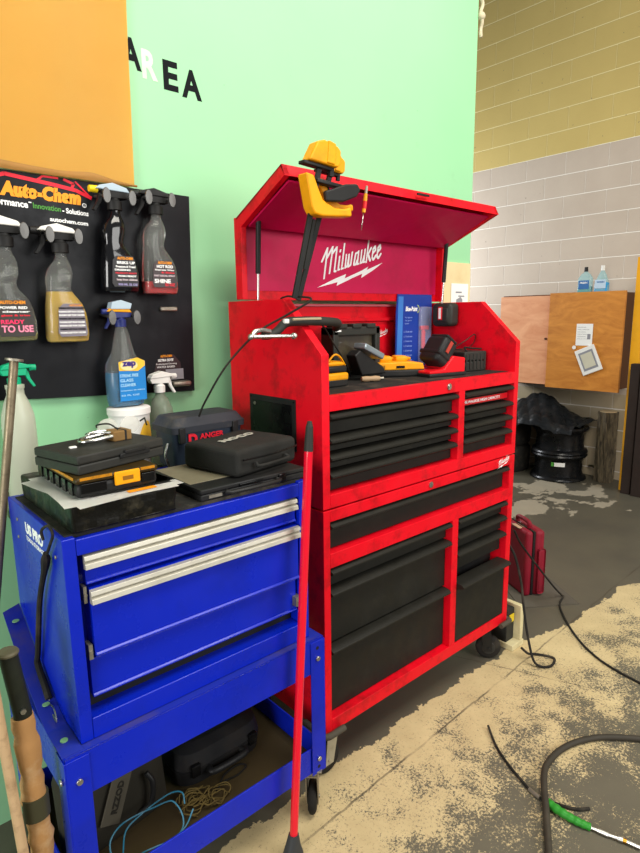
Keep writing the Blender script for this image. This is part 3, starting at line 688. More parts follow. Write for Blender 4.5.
# clear bottle with white trigger
sbt = thing('spray_bottle', 'clear round spray bottle with white trigger head, behind the navy case', 'spray bottle', (-.285, .535, SHZ))
MB().lathe([(.001, 0), (.040, 0), (.043, .005), (.043, .19), (.040, .215), (.028, .245), (.016, .262), (.014, .275), (.001, .275)]).build('bottle_body', mat('murky_plastic', '#8f9686', .2, alpha=.55), sbt)
trigger_head(sbt, .27, WHT, WHT, WHT, flip=-1, s=1.15)
# big white spray bottle with green trigger
wb = thing('spray_bottle', 'large cloudy white spray bottle with green trigger, at left edge behind the blue chest', 'spray bottle', (-.752, .508, SHZ))
MB().lathe([(.001, 0), (.042, 0), (.046, .006), (.046, .22), (.044, .25), (.034, .285), (.024, .31), (.024, .325), (.026, .328), (.026, .338), (.017, .34), (.001, .34)]).build('bottle_body', mat('cloudy_plastic', '#c9cdb8', .35, trans=.2), wb)
trigger_head(wb, .335, mat('green_plastic', '#12a878', .4), mat('green_plastic', '#12a878', .4), mat('green_plastic', '#12a878', .4), flip=-1, s=1.1)

# wrapped box
wr = MB(); wr.box((-.805, -.072, TB), (-.552, .325, TB+.063), bevel=.006)
bmesh.ops.subdivide_edges(wr.bm, edges=wr.bm.edges[:], cuts=9, use_grid_fill=True)
wr.noise(.0035, 28, lambda c: 1 if c.z > TB+.006 else 0)
o = wr.build('storage_case', mat('black_stretch_film', '#100f0b', .3, spec=.2, bump=.6, bscale=45, dirt=.3, dirtcol='#6b624a', dscale=22), None, org=(-.67, .14, TB))
tag(o, 'black case wrapped in shiny plastic film, lowest of the stack on the blue chest', 'case')
# papers
def paper_(u, v, dz=0, rot=0, x0=-.815, y0=-.085):
    x = x0+u*.27; y = y0+v*.32; z = TB+.067+dz+.008*max(0, .25-u)*math.sin(v*5)-.02*max(0, .12-v)**1.0
    c, s_ = math.cos(rot), math.sin(rot); X, Y = x+.69, y-.08
    return (X*c-Y*s_-.69, X*s_+Y*c+.08, z)
for i, (rot, dz, lab) in enumerate(((.12, 0, 'lower white paper sheet under the yellow and black organizer'), (-.04, .002, 'upper white paper sheet with orange print under the organizer'))):
    o = sheet(lambda u, v: paper_(u, v, dz, rot), 16, 16, .0006).build('paper_sheet', PAP, None, org=(-.69, .08, TB+.067))
    tag(o, lab, 'paper', 'papers between the cases')
    if i == 1:
        MB().box((.02, -.150, .0025), (.09, -.132, .0032)).build('printed_strip', INKO, o)
# organizer
ORG = TB+.071
og = thing('parts_organizer', 'black parts organizer case with amber lid and yellow latch, middle of the stack', 'case', (-.685, .10, ORG))
w2, d2, h2 = .098, .15, .055
MB().box((-w2, -d2, 0), (w2, d2, .036), bevel=.012, seg=3).build('case_base', BLKP, og)
MB().box((-w2-.002, -d2-.002, .034), (w2+.002, d2+.002, .050), bevel=.007, seg=3).build('case_lid', mat('amber_plastic', '#38290c', .4, dirt=.8, dirtcol='#1f1b10', dscale=20), og)
for i in range(6): MB().box((-w2-.0035, -.13+i*.045, .006), (-w2+.001, -.105+i*.045, .036)).build('case_rib', BLKG, og, bevel=.001)
for xa_, xb_ in ((-w2+.01, -.03), (.055, w2-.01)): MB().box((xa_, -d2-.0035, .012), (xb_, -d2+.001, .034)).build('case_panel', BLKG, og, bevel=.001)
for a_, b_ in (((-w2+.008, -d2-.0028, .043), (-.016, -d2-.0016, .0495)), ((.054, -d2-.0028, .043), (w2-.008, -d2-.0016, .0495)), ((-w2-.0028, -d2+.012, .043), (-w2-.0016, d2-.012, .0495))): MB().box(a_, b_).build('rim_strip', mat('amber_rim', '#b9790c', .35, dirt=.7, dirtcol='#3a2c10', dscale=40), og)
MB().box((-.012, -d2-.009, .018), (.05, -d2-.001, .050), bevel=.003).build('latch', YEL, og)
MB().box((.006, -d2-.0095, .028), (.032, -d2-.0088, .038)).build('latch_mark', mat('brown_mark', '#8a5a0c', .5), og)
# upper black case
UC = ORG+.051
uc = thing('tool_case', 'plain matt black tool case on top of the stack', 'case', (-.672, .085, UC), .24)
w3, d3 = .123, .092
MB().box((-w3, -d3, 0), (w3, d3, .023), bevel=.004).build('case_base', GREY, uc)
MB().box((-w3, -d3, .0235), (w3, d3, .046), bevel=.005).build('case_lid', GREY, uc)
MB().box((-.012, -d3-.006, .018), (.075, -d3+.001, .030), bevel=.002).box((.0, -d3-.009, .028), (.062, -d3+.0, .037), bevel=.002).build('carry_handle', BLKP, uc)
# brass lock / clear tool on it
UT = UC+.0465
gl = thing('padlock', 'brown padlock body with shiny bent shackle lying on the black case', 'padlock', (-.65, .085, UT), .1)
MB().box((.0, -.028, 0), (.05, .022, .026), bevel=.003).build('lock_body', mat('brown_metal', '#8b6a3c', .45, metal=.3, dirt=.4), gl)
MB().tube([(.002, -.02, .014), (-.04, -.024, .012), (-.066, -.016, .010), (-.074, .0, .010), (-.06, .014, .012), (-.03, .016, .014), (.002, .014, .016)], .0055).build('shackle', CHR, gl)
MB().tube([(.0, -.012, .022), (-.03, -.012, .027), (-.052, -.004, .024), (-.05, .012, .022), (-.02, .014, .026), (.0, .012, .024)], .0035).build('wire_loop', CHR, gl)
MB().box((.03, -.0285, .0), (.036, .0225, .0265), bevel=.001).build('black_band', BLKP, gl)
eg = thing('safety_glasses', 'clear safety glasses with thin dark arms lying on the case', 'glasses', (-.61, .13, UT), .1)
CL2 = mat('clear_lens', '#e8e6dc', .05, alpha=.35)
for s_ in (-1, 1):
    MB().lathe([(.001, 0), (.02, .002), (.028, .003), (.029, .005), (.001, .005)], (0, 0, 0), 20, 'y').xf(Matrix.Translation((s_*.032+.01, 0, .024)) @ Matrix.Diagonal((1, 1, .85, 1))).build('lens', CL2, eg)
    MB().tube([(s_*.062+.01, .003, .03), (s_*.066+.0, -.03, .042), (s_*.05-.0, -.06, .046), (s_*.04, -.085, .034)], .0022, n=6).build('temple_arm', BLKP, eg)
# wrapper scrap
tag(MB().box((-.755, .055, UT), (-.739, .066, UT+.004), bevel=.001).build('paper_scrap', PAP, None, org=(-.747, .06, UT)), 'tiny white scrap on the left of the top black case', 'scrap')

# laptop-like panel
PN = TB
pn = thing('rugged_laptop', 'closed grey and black rugged laptop case lying on the blue chest', 'laptop', (-.30, .08, PN))
MB().box((-.178, -.142, 0), (.175, .142, .018), bevel=.004).build('base_shell', BLKP, pn)
MB().box((-.178, -.142, .0185), (.175, .142, .032), bevel=.004).build('lid_shell', BLKP, pn)
MB().box((-.172, -.075, .0315), (.045, .134, .0335), bevel=.0008).build('lid_plate', mat('warm_grey_plate', '#7c7560', .45, dirt=.3), pn)
MB().tube([(-.10, -.146, .016), (-.095, -.160, .014), (.06, -.160, .014), (.065, -.146, .016)], .006, sm=2).build('carry_handle', BLKP, pn)
MB().box((-.155, -.1445, .006), (-.115, -.1415, .014)).build('silver_badge', STEEL, pn)
MB().box((.075, -.147, .005), (.10, -.14, .028), bevel=.002).build('latch', BLKG, pn)
MB().box((-.06, -.147, .020), (.02, -.141, .027), bevel=.001).build('lid_clip', BLKG, pn)
# soft case
NZ = PN+.034
nc = thing('soft_case', 'black zipped soft fabric case with white lettering, lying on the laptop', 'case', (-.247, .095, NZ), .20)
FAB = mat('black_nylon', '#232321', .75, bump=.35, bscale=240, dirt=.15)
k = MB(); k.box((-.128, -.112, 0), (.128, .112, .078), bevel=.014, seg=4)
bmesh.ops.subdivide_edges(k.bm, edges=k.bm.edges[:], cuts=4, use_grid_fill=True)
k.noise(.004, 14, lambda c: 1 if c.z > .01 else 0); k.build('case_body', FAB, nc, sharp=80)
MB().tube([(-.11, -.119, .05), (-.0, -.124, .047), (.11, -.120, .05), (.127, -.10, .05), (.130, 0, .048), (.127, .1, .05)], .0028, n=6).build('zipper', BLKG, nc)
MB().tube([(-.06, -.121, .034), (-.055, -.134, .026), (.06, -.134, .026), (.065, -.121, .034)], .0045, n=8, sm=4).build('carry_strap', FAB, nc)
MB().text('NOCO', width=.15, height=.026, origin=(-.075, -.01, .0815), xdir=(1, .12, 0), ydir=(-.12, 1, 0), bold=.04, depth=.0015).build('lettering', mat('pale_grey_print', '#a9a79b', .6), nc)
# navy case
dg = thing('dry_box', 'navy blue hard plastic box with red lettering and sloped lid, behind soft case', 'case', (-.245, .345, TB), 0)
NAVY = mat('navy_plastic_case', '#2a3646', .5, dirt=.35, dirtcol='#5a564a')
k = MB().loft([(0, 0, 0, .118, .062, 10), (.004, 0, 0, .122, .066, 10), (.112, 0, 0, .128, .07, 10), (.116, 0, 0, .128, .07, 10)], 40); k.build('box_body', NAVY, dg)
k = MB().loft([(.116, 0, 0, .136, .078, 12), (.136, 0, 0, .137, .079, 12), (.141, 0, 0, .130, .073, 12), (.160, 0, .003, .120, .064, 10), (.163, 0, .003, .116, .06, 10)], 40); k.build('box_lid', mat('dark_navy_lid', '#30333a', .55, dirt=.6, dirtcol='#6a6252'), dg)
for xa_ in (.08, -.115): MB().box((xa_, -.083, .085), (xa_+.022, -.070, .135), bevel=.003).build('latch', BLKP, dg)
MB().tube([(-.135, -.04, .085), (-.148, -.045, .05), (-.142, -.05, .018), (-.135, -.05, .01)], .004).build('handle_ring', CHR, dg)
MB().text('D', width=.032, height=.036, origin=(-.080, -.0735, .076), bold=.06).text('ANGER', width=.09, height=.018, origin=(-.040, -.0735, .090), bold=.04).build('lettering', INKR, dg)

# black strap hanging on the left of the blue chest
st = MB().tube([(-.845, .02, 1.149), (-.846, .022, 1.172), (-.842, -.02, 1.1935), (-.846, -.062, 1.186), (-.846, -.035, 1.155), (-.846, .0, 1.12)], .0035, n=8)
so = thing('strap', 'black elastic strap with wire hook hanging on left side of blue chest', 'strap', (-.846, .05, 1.15))
st.xf(Matrix.Translation((.846, -.05, -1.15))).build('upper_loop', RUB, so)
MB().tube([(-.848, .0, 1.125), (-.848, .014, 1.09), (-.85, .086, .976), (-.85, .157, .809), (-.849, .18, .762), (-.849, .13, .72), (-.85, .10, .70)], .0065, n=8, rf=lambda t: .006+.005*math.exp(-((t-.12)**2)*200)+.003*t).xf(Matrix.Translation((.846, -.05, -1.15))).build('strap_band', RUB, so)
MB().tube([(-.85, .10, .70), (-.852, .09, .683), (-.856, .05, .680), (-.858, .02, .685), (-.853, .05, .70), (-.852, .09, .692)], .0022, n=6).xf(Matrix.Translation((.846, -.05, -1.15))).build('wire_hook', CHR, so)

# black cable from behind the navy box up over the wing
tag(MB().tube([(-.285, .27, 1.34), (-.27, .25, 1.39), (-.22, .2, 1.50), (-.15, .13, 1.60), (-.09, .05, 1.655), (-.02, .02, 1.70), (.02, .16, 1.713), (.06, .25, 1.716), (.10, .33, 1.70), (.16, .37, 1.60), (.2, .40, 1.50), (.22, .42, 1.404)], .0032, n=8).build('power_cable', RUB, None), 'thin black cable looping up over the left wing of the red chest', 'cable')

# ------------------------------------------------------------------ broom in front
bh = thing('broom', 'red broom handle with dark grip end, leaning upright in front of blue chest', 'broom', (-.262, -.145, 0))
p0 = Vector((-.272, -.15, .05)); p1 = Vector((-.160, -.128, 1.359)); d_ = (p1-p0)
def Q(mb): return mb.xf(Matrix.Translation((.262, .145, 0)))
Q(MB().cyl(p0, p0+d_*.94, .0128, n=20)).build('handle', mat('red_glossy_pole', '#dd0f2b', .18, coat=.6), bh)
Q(MB().cyl(p0+d_*.935, p1-d_*.012, .0135, .0105, n=20).cyl(p1-d_*.012, p1, .0105, .006)).build('grip_end', GREY, bh)
k = MB().loft([(0, -.276, -.15, .036, .020, 4), (.02, -.276, -.15, .034, .020, 4), (.05, -.274, -.15, .024, .019, 3), (.09, -.27, -.15, .0155, .0155, 2)]); Q(k).build('socket', mat('dark_grey_socket', '#34373a', .5), bh)

# ------------------------------------------------------------------ left edge poles
pl = thing('metal_pole', 'worn bare metal pole with flat cap leaning at the left edge', 'pole', (-1.0, .36, 0))
q0 = Vector((-1.06, .36, .0)); q1 = Vector((-.776, .385, 1.54))
q0 = Vector((-.772, .38, 1.54))+(Vector((-.868, .38, .993))-Vector((-.772, .38, 1.54)))*(1.54/.547)
MB().cyl(q0, q1, .0115, n=18).xf(Matrix.Translation((1.0, -.36, 0))).build('pole_shaft', mat('rusty_steel', '#8d8069', .4, metal=.6, dirt=.7, dirtcol='#4a3826', dscale=18), pl)
MB().cyl(q1, q1+Vector((.001, 0, .006)), .023, n=24).xf(Matrix.Translation((1.0, -.36, 0))).build('flat_cap', STEEL, pl)
tag(MB().cyl((-.965, -.10, 0), (-1.004, -.10, 1.02), .011, .0105, n=14).noise(.001, 20).build('wooden_stick', mat('worn_wood', '#b89a74', .7, dirt=.6, dirtcol='#5a4028', dscale=20), None), 'worn pale wooden stick standing at the lower left edge', 'stick')
hm = thing('wrapped_tool_handle', 'black tool grip with tan leather wrapping, standing beside the blue cart', 'tool handle', (-.948, -.075, 0))
MB().rings([[(.0+.0*z+dx+.019*math.cos(a), .016*math.sin(a), z) for a in [2*PI*i/20 for i in range(20)]] for z, dx in ((.80, .0), (.81, 0), (.93, -.012), (.955, -.014))]).build('grip', mat('black_grip', '#1c1f18', .45, dirt=.3, dirtcol='#3a402e'), hm)
MB().lathe([(.001, .954), (.0215, .954), (.022, .958), (.019, .962), (.001, .963)], (-.014, 0, 0), 20).build('grip_cap', mat('dull_cap', '#57523f', .5), hm)
MB().cyl((-.002, -.022, .822), (-.002, -.017, .822), .006, n=12).build('rivet', CHR, hm)
R_ = []
for i in range(40):
    z = .0+.80*i/39; r = .0245+.002*math.sin(z*55)+.0018*math.sin(z*131); dx = .016*(1-z/.80)
    R_.append([(dx+r*math.cos(a)*(1+.08*math.sin(3*a+z*30)), r*.8*math.sin(a), z) for a in [2*PI*i_/24 for i_ in range(24)]])
MB().rings(R_).build('leather_wrap', mat('tan_leather', '#a3794a', .6, dirt=.6, dirtcol='#cdb792', dscale=9, bump=.5, bscale=30), hm)
MB().rings([[(.005+.0285*math.cos(a), .025*math.sin(a), z) for a in [2*PI*i/20 for i in range(20)]] for z in (.545, .60)]).build('tape_band', mat('olive_black_tape', '#3a3826', .5), hm)

# ------------------------------------------------------------------ lower shelf things
SF = sz0+.0145
c1 = thing('drill_case', 'dusty grey drill case with pale label strip standing on lower cart shelf', 'case', (-.70, .13, SF), .15)
DK = mat('dusty_dark_case', '#2b2820', .7, dirt=.5, dirtcol='#2d281f')
k = MB().loft([(0, 0, 0, .14, .05, 6), (.01, 0, 0, .15, .055, 6), (.20, .0, .02, .15, .055, 5), (.27, .01, .03, .13, .05, 4), (.285, .01, .03, .10, .04, 4)]); k.build('case_shell', DK, c1)
k = MB().box((-.03, -.004, -.075), (.03, 0, .075), bevel=.0015); k.xf(Matrix.Translation((-.02, -.052, .135)) @ Matrix.Rotation(.45, 4, 'Y') @ Matrix.Rotation(-.1, 4, 'X')).build('label_strip', mat('pale_grey_label', '#4f4a3e', .6, dirt=.4), c1)
MB().text('RZZOD', width=.085, height=.02, origin=(0, 0, 0), xdir=(0, 0, 1), ydir=(-1, 0, 0), bold=.04, depth=.001).xf(Matrix.Translation((-.02, -.0575, .135)) @ Matrix.Rotation(.45, 4, 'Y') @ Matrix.Rotation(-.1, 4, 'X') @ Matrix.Translation((.011, 0, -.045))).build('label_lettering', mat('faded_ink', '#26231c', .7), c1)
MB().tube([(.04, -.055, .03), (.07, -.075, .06), (.08, -.075, .12), (.07, -.06, .15)], .008).build('case_handle', BLKP, c1)
c2 = thing('power_tool_case', 'rounded black blow moulded case lying at the back of lower cart shelf', 'case', (-.36, .22, SF), .0)
k = MB().loft([(0, 0, 0, .14, .12, 5), (.012, 0, 0, .155, .135, 5), (.06, 0, 0, .16, .14, 5), (.062, 0, 0, .155, .135, 5), (.066, 0, 0, .16, .14, 5), (.115, 0, 0, .15, .13, 5), (.13, 0, 0, .12, .10, 4)], 40); k.build('case_shell', mat('black_dusty_case', '#1c1c1d', .45, dirt=.3), c2)
MB().tube([(-.06, -.138, .05), (-.055, -.165, .052), (.055, -.165, .052), (.06, -.138, .05)], .011, sm=5).build('carry_handle', BLKP, c2)
for xa_ in (-.12, .09): MB().box((xa_, -.146, .045), (xa_+.03, -.13, .085), bevel=.003).build('latch', BLKG, c2)
pts = []
for i in range(30):
    a = i*.42; r = .085+.02*math.sin(i*.7); pts.append((-.66+r*1.2*math.cos(a), -.02+r*.55*math.sin(a), SF+.03+.06*(0.5+0.5*math.sin(a+.6))+.01*math.sin(i*1.3)))
tag(MB().tube(pts, .0021, n=6, sm=4).build('coiled_wire', mat('cyan_wire', '#24708c', .4, dirt=.5, dirtcol='#8a9aa0'), None), 'thin cyan blue wire coiled loosely on lower cart shelf', 'wire')
tw = MB(); random.seed(3)
for j in range(9):
    cx, cy = -.47+random.uniform(-.06, .06), .03+random.uniform(-.035, .05); P_ = []
    for i in range(12):
        a = i*.9+j; P_.append((cx+.035*math.cos(a)*random.uniform(.5, 1.3), cy+.025*math.sin(a)*random.uniform(.5, 1.3), SF+.004+random.uniform(0, .02)))
    tw.tube(P_, .0016, n=5, sm=3)
tag(tw.build('tangled_twine', mat('olive_twine', '#6b5a30', .8, dirt=.5), None), 'tangled pile of brown twine scraps on lower cart shelf', 'twine', kind='stuff')
tag(MB().tube([(-.40, .05, SF+.004), (-.37, .07, SF+.004), (-.32, .075, SF+.004), (-.30, .055, SF+.004), (-.34, .04, SF+.004), (-.39, .045, SF+.004), (-.43, .03, SF+.004)], .0028, n=6).build('rubber_loop', RUB, None), 'dark rubber loop lying on the brown lower cart shelf', 'loop')

# ------------------------------------------------------------------ on the red worktop
WT = 1.399
# clamps on the lid edge
def clamp(name_label, x, dz, tilt, yawz=0, small=False):
    t = thing('bar_clamp', name_label, 'clamp', (x, .118, 1.70), 0, 'yellow bar clamps on the lid edge')
    M_ = Matrix.Rotation(tilt, 4, 'Y') @ Matrix.Rotation(-.42, 4, 'X')
    H = .46+dz
    def b_(mb, n, m, **k): return mb.xf(M_).build(n, m, t, **k)
    b_(MB().box((-.011, -.004, -.01), (.011, .004, H)), 'bar', BLKP, bevel=.001)
    return t
def LC(mb, t): return mb
for i, (base, top, lab) in enumerate((((-.018, .105, 1.705), (.085, .080, 2.150), 'larger yellow bar clamp nearest the left corner of the open lid'), ((.022, .135, 1.70), (.150, .105, 2.125), 'smaller yellow bar clamp hanging behind the larger one on lid'))):
    base = Vector(base); top = Vector(top); v = top-base; L_ = v.length; d = v.normalized()
    t = thing('bar_clamp', lab, 'clamp', base, 0, 'yellow bar clamps on the lid edge')
    xa = Vector((1, 0, 0)); xa = (xa-d*xa.dot(d)).normalized(); ya = d.cross(xa)
    M_ = Matrix((xa, ya, d)).transposed().to_4x4()
    s = 1 if i == 0 else .78
    edge = Vector((.084 if i == 0 else .150, .082 if i == 0 else .112, 2.084))-base
    N_ = Matrix.Translation(edge) @ Matrix.Rotation(.06, 4, 'Y') @ Matrix.Scale(s, 4)
    def B_(mb, n, m, bevel=.002, mm=None): return mb.xf(N_ if mm is None else mm).build(n, m, t, bevel=bevel)
    B_(MB().box((-.009, -.004, .0), (.009, .004, L_+.01)), 'bar', BLKP, .001, M_)
    B_(MB().prism([(-.070, .026), (.05, .026), (.060, .040), (.060, .078), (.045, .088), (-.01, .096), (-.038, .086)], 'y', -.022, .022), 'fixed_jaw', YEL, .006)
    B_(MB().prism([(.0, .030), (.032, .030), (.034, .06), (.034, .092), (.004, .097)], 'y', -.026, .026), 'jaw_block', YEL, .004)
    B_(MB().box((-.085, -.014, .014), (.03, .014, .024), bevel=.002), 'jaw_pad', BLKP, .001)
    B_(MB().prism([(-.082, -.012), (-.05, -.014), (-.030, -.05), (-.010, -.080), (.04, -.096), (.085, -.092), (.112, -.082), (.118, -.112), (.05, -.122), (-.01, -.130), (-.040, -.128), (-.055, -.108)], 'y', -.023, .023), 'trigger_body', YEL, .007)
    B_(MB().prism([(-.008, -.055), (.03, -.040), (.08, -.018), (.13, -.008), (.145, -.025), (.13, -.048), (.07, -.075), (.0, -.085)], 'y', -.030, -.012), 'trigger_grip', BLKP, .006)
    B_(MB().box((-.03, -.014, -.030), (.08, .014, -.018), bevel=.002), 'jaw_pad', BLKP, .001)
    B_(MB().box((.030, -.006, .0), (.046, .006, .032)), 'guide_post', BLKP, .001)
    if i == 0: B_(MB().box((.018, .004, L_-.36), (.030, .010, L_-.2)), 'spare_bar', BLKP, .001, M_)
# pick hanging
pk = thing('hook_pick', 'small yellow and red handled pick hanging from the open lid edge', 'pick', (.302, .125, 1.94))
def PKM(mb): return mb.xf(Matrix.Rotation(.18, 4, 'Y'))
PKM(MB().lathe([(.001, .058), (.0065, .06), (.0075, .075), (.006, .09), (.0075, .105), (.006, .12), (.0055, .125), (.001, .126)], n=16)).build('handle', mat('orange_yellow_handle', '#f0a020', .3), pk)
PKM(MB().lathe([(.001, .072), (.008, .0725), (.0082, .098), (.001, .0985)], n=16)).build('handle_band', mat('red_band', '#d8252b', .4), pk)
PKM(MB().cyl((0, 0, 0), (0, 0, .06), .0015, n=8)).build('shaft', CHR, pk)
PKM(MB().cyl((0, 0, .124), (0, 0, .15), .006, .005, n=12)).build('magnet_cap', STEEL, pk)

# work light / radio: black framed screen device with long handle
wl = thing('work_light', 'black framed folding work light with dark glass face, on the left of the worktop', 'work light', (.46, .335, WT))
SHELL = mat('dark_shell', '#2a2b27', .5, dirt=.3)
k = MB(); wx, wz = .132, .208
k.box((-wx, -.035, 0), (-wx+.03, .04, wz), bevel=.006).box((wx-.03, -.035, 0), (wx, .04, wz), bevel=.006).box((-wx, -.035, wz-.035), (wx, .04, wz), bevel=.006).box((-wx, -.035, 0), (wx, .04, .03), bevel=.006)
for x in (-.11, -.03, .05): k.box((x, -.04, wz-.006), (x+.05, .03, wz+.012), bevel=.004)
k.build('frame', SHELL, wl)
MB().box((-wx+.02, -.015, .02), (wx-.02, .03, wz-.02)).build('glass_face', mat('tinted_glass', '#4a4238', .06, dirt=.5, dirtcol='#6b6a4a', dscale=7, coat=.8), wl)
MB().prism([(-.02, .02), (.12, .02), (.10, .05), (-.03, .12), (-.06, .10)], 'y', -.10, -.045).xf(Matrix.Translation((-.02, 0, 0))).build('battery_block', BLKP, wl, bevel=.006)
MB().box((-.045, -.115, .10), (.075, -.05, .125), rot=Matrix.Rotation(.42, 3, 'Y'), bevel=.006).build('reflector', mat('silver_grey_reflector', '#8f9aa0', .25, metal=.4), wl)
MB().box((-wx+.01, -.0365, wz-.018), (-wx+.04, -.0352, wz-.012)).build('nameplate', INKW, wl)
ar = thing('folding_arm', 'black curved support arm with chrome cross bar, resting over the left wing', 'arm', (0.05, .12, 1.60))
def AR(mb): return mb.xf(Matrix.Translation((-.05, -.12, -1.60)))
AR(MB().tube([(-.165, .078, 1.592), (-.135, .082, 1.594), (-.105, .084, 1.606), (-.07, .085, 1.630), (-.03, .084, 1.634), (.05, .084, 1.634), (.13, .095, 1.630), (.21, .15, 1.624), (.30, .255, 1.606)], .014, n=12, rf=lambda t: .011+.004*min(1, t*2.5))).build('arm_tube', SHELL, ar)
AR(MB().box((-.088, .066, 1.628), (-.070, .080, 1.642), bevel=.003)).build('end_light', WHT, ar)
AR(MB().tube([(-.055, .0685, 1.640), (.0, .0685, 1.641), (.06, .0685, 1.641)], .004, n=6)).build('arm_strip', mat('tan_strip', '#a89c80', .5), ar)
AR(MB().cyl((-.216, .062, 1.592), (-.065, .055, 1.59), .0065, n=12).sphere((-.063, .055, 1.59), .011).sphere((-.218, .062, 1.592), .009)).build('cross_bar', CHR, ar)
AR(MB().tube([(-.215, .062, 1.592), (-.20, .066, 1.606), (-.17, .07, 1.610), (-.14, .074, 1.606)], .007, n=8)).build('wire_loop', CHR, ar)
# dewalt-ish cordless battery tool, partly behind wing
bl = thing('battery_pack', 'yellow and black battery pack just inside the left wing', 'battery', (.205, .20, WT))
MB().box((-.062, -.045, 0), (.062, .045, .028), bevel=.006).build('pack_base', BLKP, bl)
MB().box((-.064, -.046, .022), (.064, .046, .05), bevel=.008).build('pack_shell', YEL, bl)
MB().box((-.06, -.042, .05), (.06, .042, .075), bevel=.008).build('pack_top', BLKP, bl)
MB().box((-.055, -.035, .073), (.055, .035, .09), bevel=.008).build('pack_cap', YEL, bl)
MB().tube([(-.03, -.035, .09), (.0, -.038, .115), (.03, -.035, .105), (.058, -.03, .075)], .0035).build('yellow_wire', YEL, bl)
# yellow charger
ch = thing('battery_charger', 'yellow and black battery charger in the middle of the worktop', 'charger', (.650, .295, WT), -.5)
MB().box((-.125, -.075, 0), (.125, .075, .030), bevel=.008).build('charger_base', BLKP, ch)
MB().prism([(-.125, .028), (.125, .028), (.118, .055), (.04, .062), (-.09, .058), (-.118, .048)], 'y', -.072, .072).build('charger_shell', YEL, ch, bevel=.006)
k = MB()
for i, x in enumerate((-.05, .02)): k.box((x, -.01, .055), (x+.055, .06, .082), bevel=.01)
k.box((-.06, .02, .06), (.10, .055, .075), bevel=.006); k.build('charger_rail', YEL, ch)
k = MB()
for i in range(6): k.box((-.11+i*.011, -.0735, .032), (-.105+i*.011, -.0715, .048))
k.build('vent_slots', mat('brown_mark', '#8a5a0c', .5), ch)
MB().box((.0, -.075, .036), (.035, -.0718, .046)).build('logo_plate', INKB, ch)
# small wooden-handled tool
sd_ = thing('wooden_handle_tool', 'small pale wooden handle lying in front of the yellow charger', 'hand tool', (.42, .19, WT+.0115), -.4)
MB().lathe([(.001, -.04), (.009, -.038), (.0115, -.02), (.0095, .0), (.0115, .02), (.009, .036), (.001, .04)], n=18, axis='x').build('handle', mat('pale_handle', '#a88c6c', .5), sd_)
MB().cyl((.038, 0, 0), (.052, 0, 0), .006, n=12).build('ferrule', STEEL, sd_)
# red charger with slanted battery
rc = thing('battery_charger', 'red charger under the slanted black battery at the centre right', 'charger', (.795, .165, WT), -.15)
MB().box((-.105, -.07, 0), (.105, .07, .014), bevel=.004).build('charger_base', BLKP, rc)
MB().prism([(-.10, .012), (.10, .012), (.10, .072), (.03, .082), (-.02, .03), (-.10, .024)], 'y', -.066, .066).build('charger_shell', mat('bright_red_plastic', '#d8141f', .35), rc, bevel=.005)
bp = thing('battery_pack', 'large black battery slanted on red charger', 'battery', (.765, .17, WT+.048), -.15)
k = MB().box((-.042, -.056, 0), (.042, .056, .118), bevel=.018, seg=4).box((-.046, -.060, .03), (.046, .060, .05), bevel=.008).box((-.034, -.048, .115), (.034, .048, .128), bevel=.005)
RB = Matrix.Rotation(.62, 4, 'Y'); k.xf(RB).build('pack_shell', BLKP, bp)
MB().box((-.012, -.0605, .056), (.004, -.0555, .108), bevel=.001).xf(RB).build('red_stripe', mat('dull_red_stripe', '#a8392c', .5), bp)
# battery hung on right wing
bw = thing('battery_pack', 'black battery with red and white stripe hung on the right wing inner face', 'battery', (W-.075, .35, 1.595))
MB().box((-.038, -.055, 0), (.035, .055, .108), bevel=.020, seg=4).box((-.042, -.04, .02), (-.02, .04, .085), bevel=.006).build('pack_shell', SHELL, bw)
MB().box((-.045, -.012, .03), (-.041, .012, .09), bevel=.002).build('stripe_plate', mat('red_badge', '#d61522', .3), bw)
MB().box((-.0465, -.006, .035), (-.0448, .006, .085)).build('stripe_mark', INKW, bw)
MB().box((.03, -.03, .02), (.0425, .03, .09), bevel=.002).build('wall_mount', BLKP, bw)
# black organiser/case at right
rc2 = thing('tool_case', 'low black ribbed case at the right end of the worktop', 'case', (1.055, .24, WT), -.12)
k = MB().box((-.072, -.10, 0), (.072, .10, .045), bevel=.006).box((-.072, -.10, .047), (.072, .10, .088), bevel=.006)
for i in range(6): k.box((-.065+i*.024, -.103, .01), (-.056+i*.024, -.098, .078), bevel=.001)
k.build('case_shell', SHELL, rc2)
MB().tube([(-.05, -.09, .09), (-.03, -.06, .105), (.02, -.05, .10), (.07, -.07, .095)], .004).build('case_cord', RUB, rc2)
tag(MB().tube([(.99, .24, 1.494), (1.01, .22, 1.51), (1.05, .20, 1.535), (1.10, .19, 1.56), (1.118, .20, 1.53), (1.10, .22, 1.50), (1.05, .24, 1.493), (1.0, .27, 1.493), (.96, .30, 1.48)], .0022, n=6).build('test_lead', RUB, None), 'thin dark looped lead on top of the ribbed black case', 'lead')
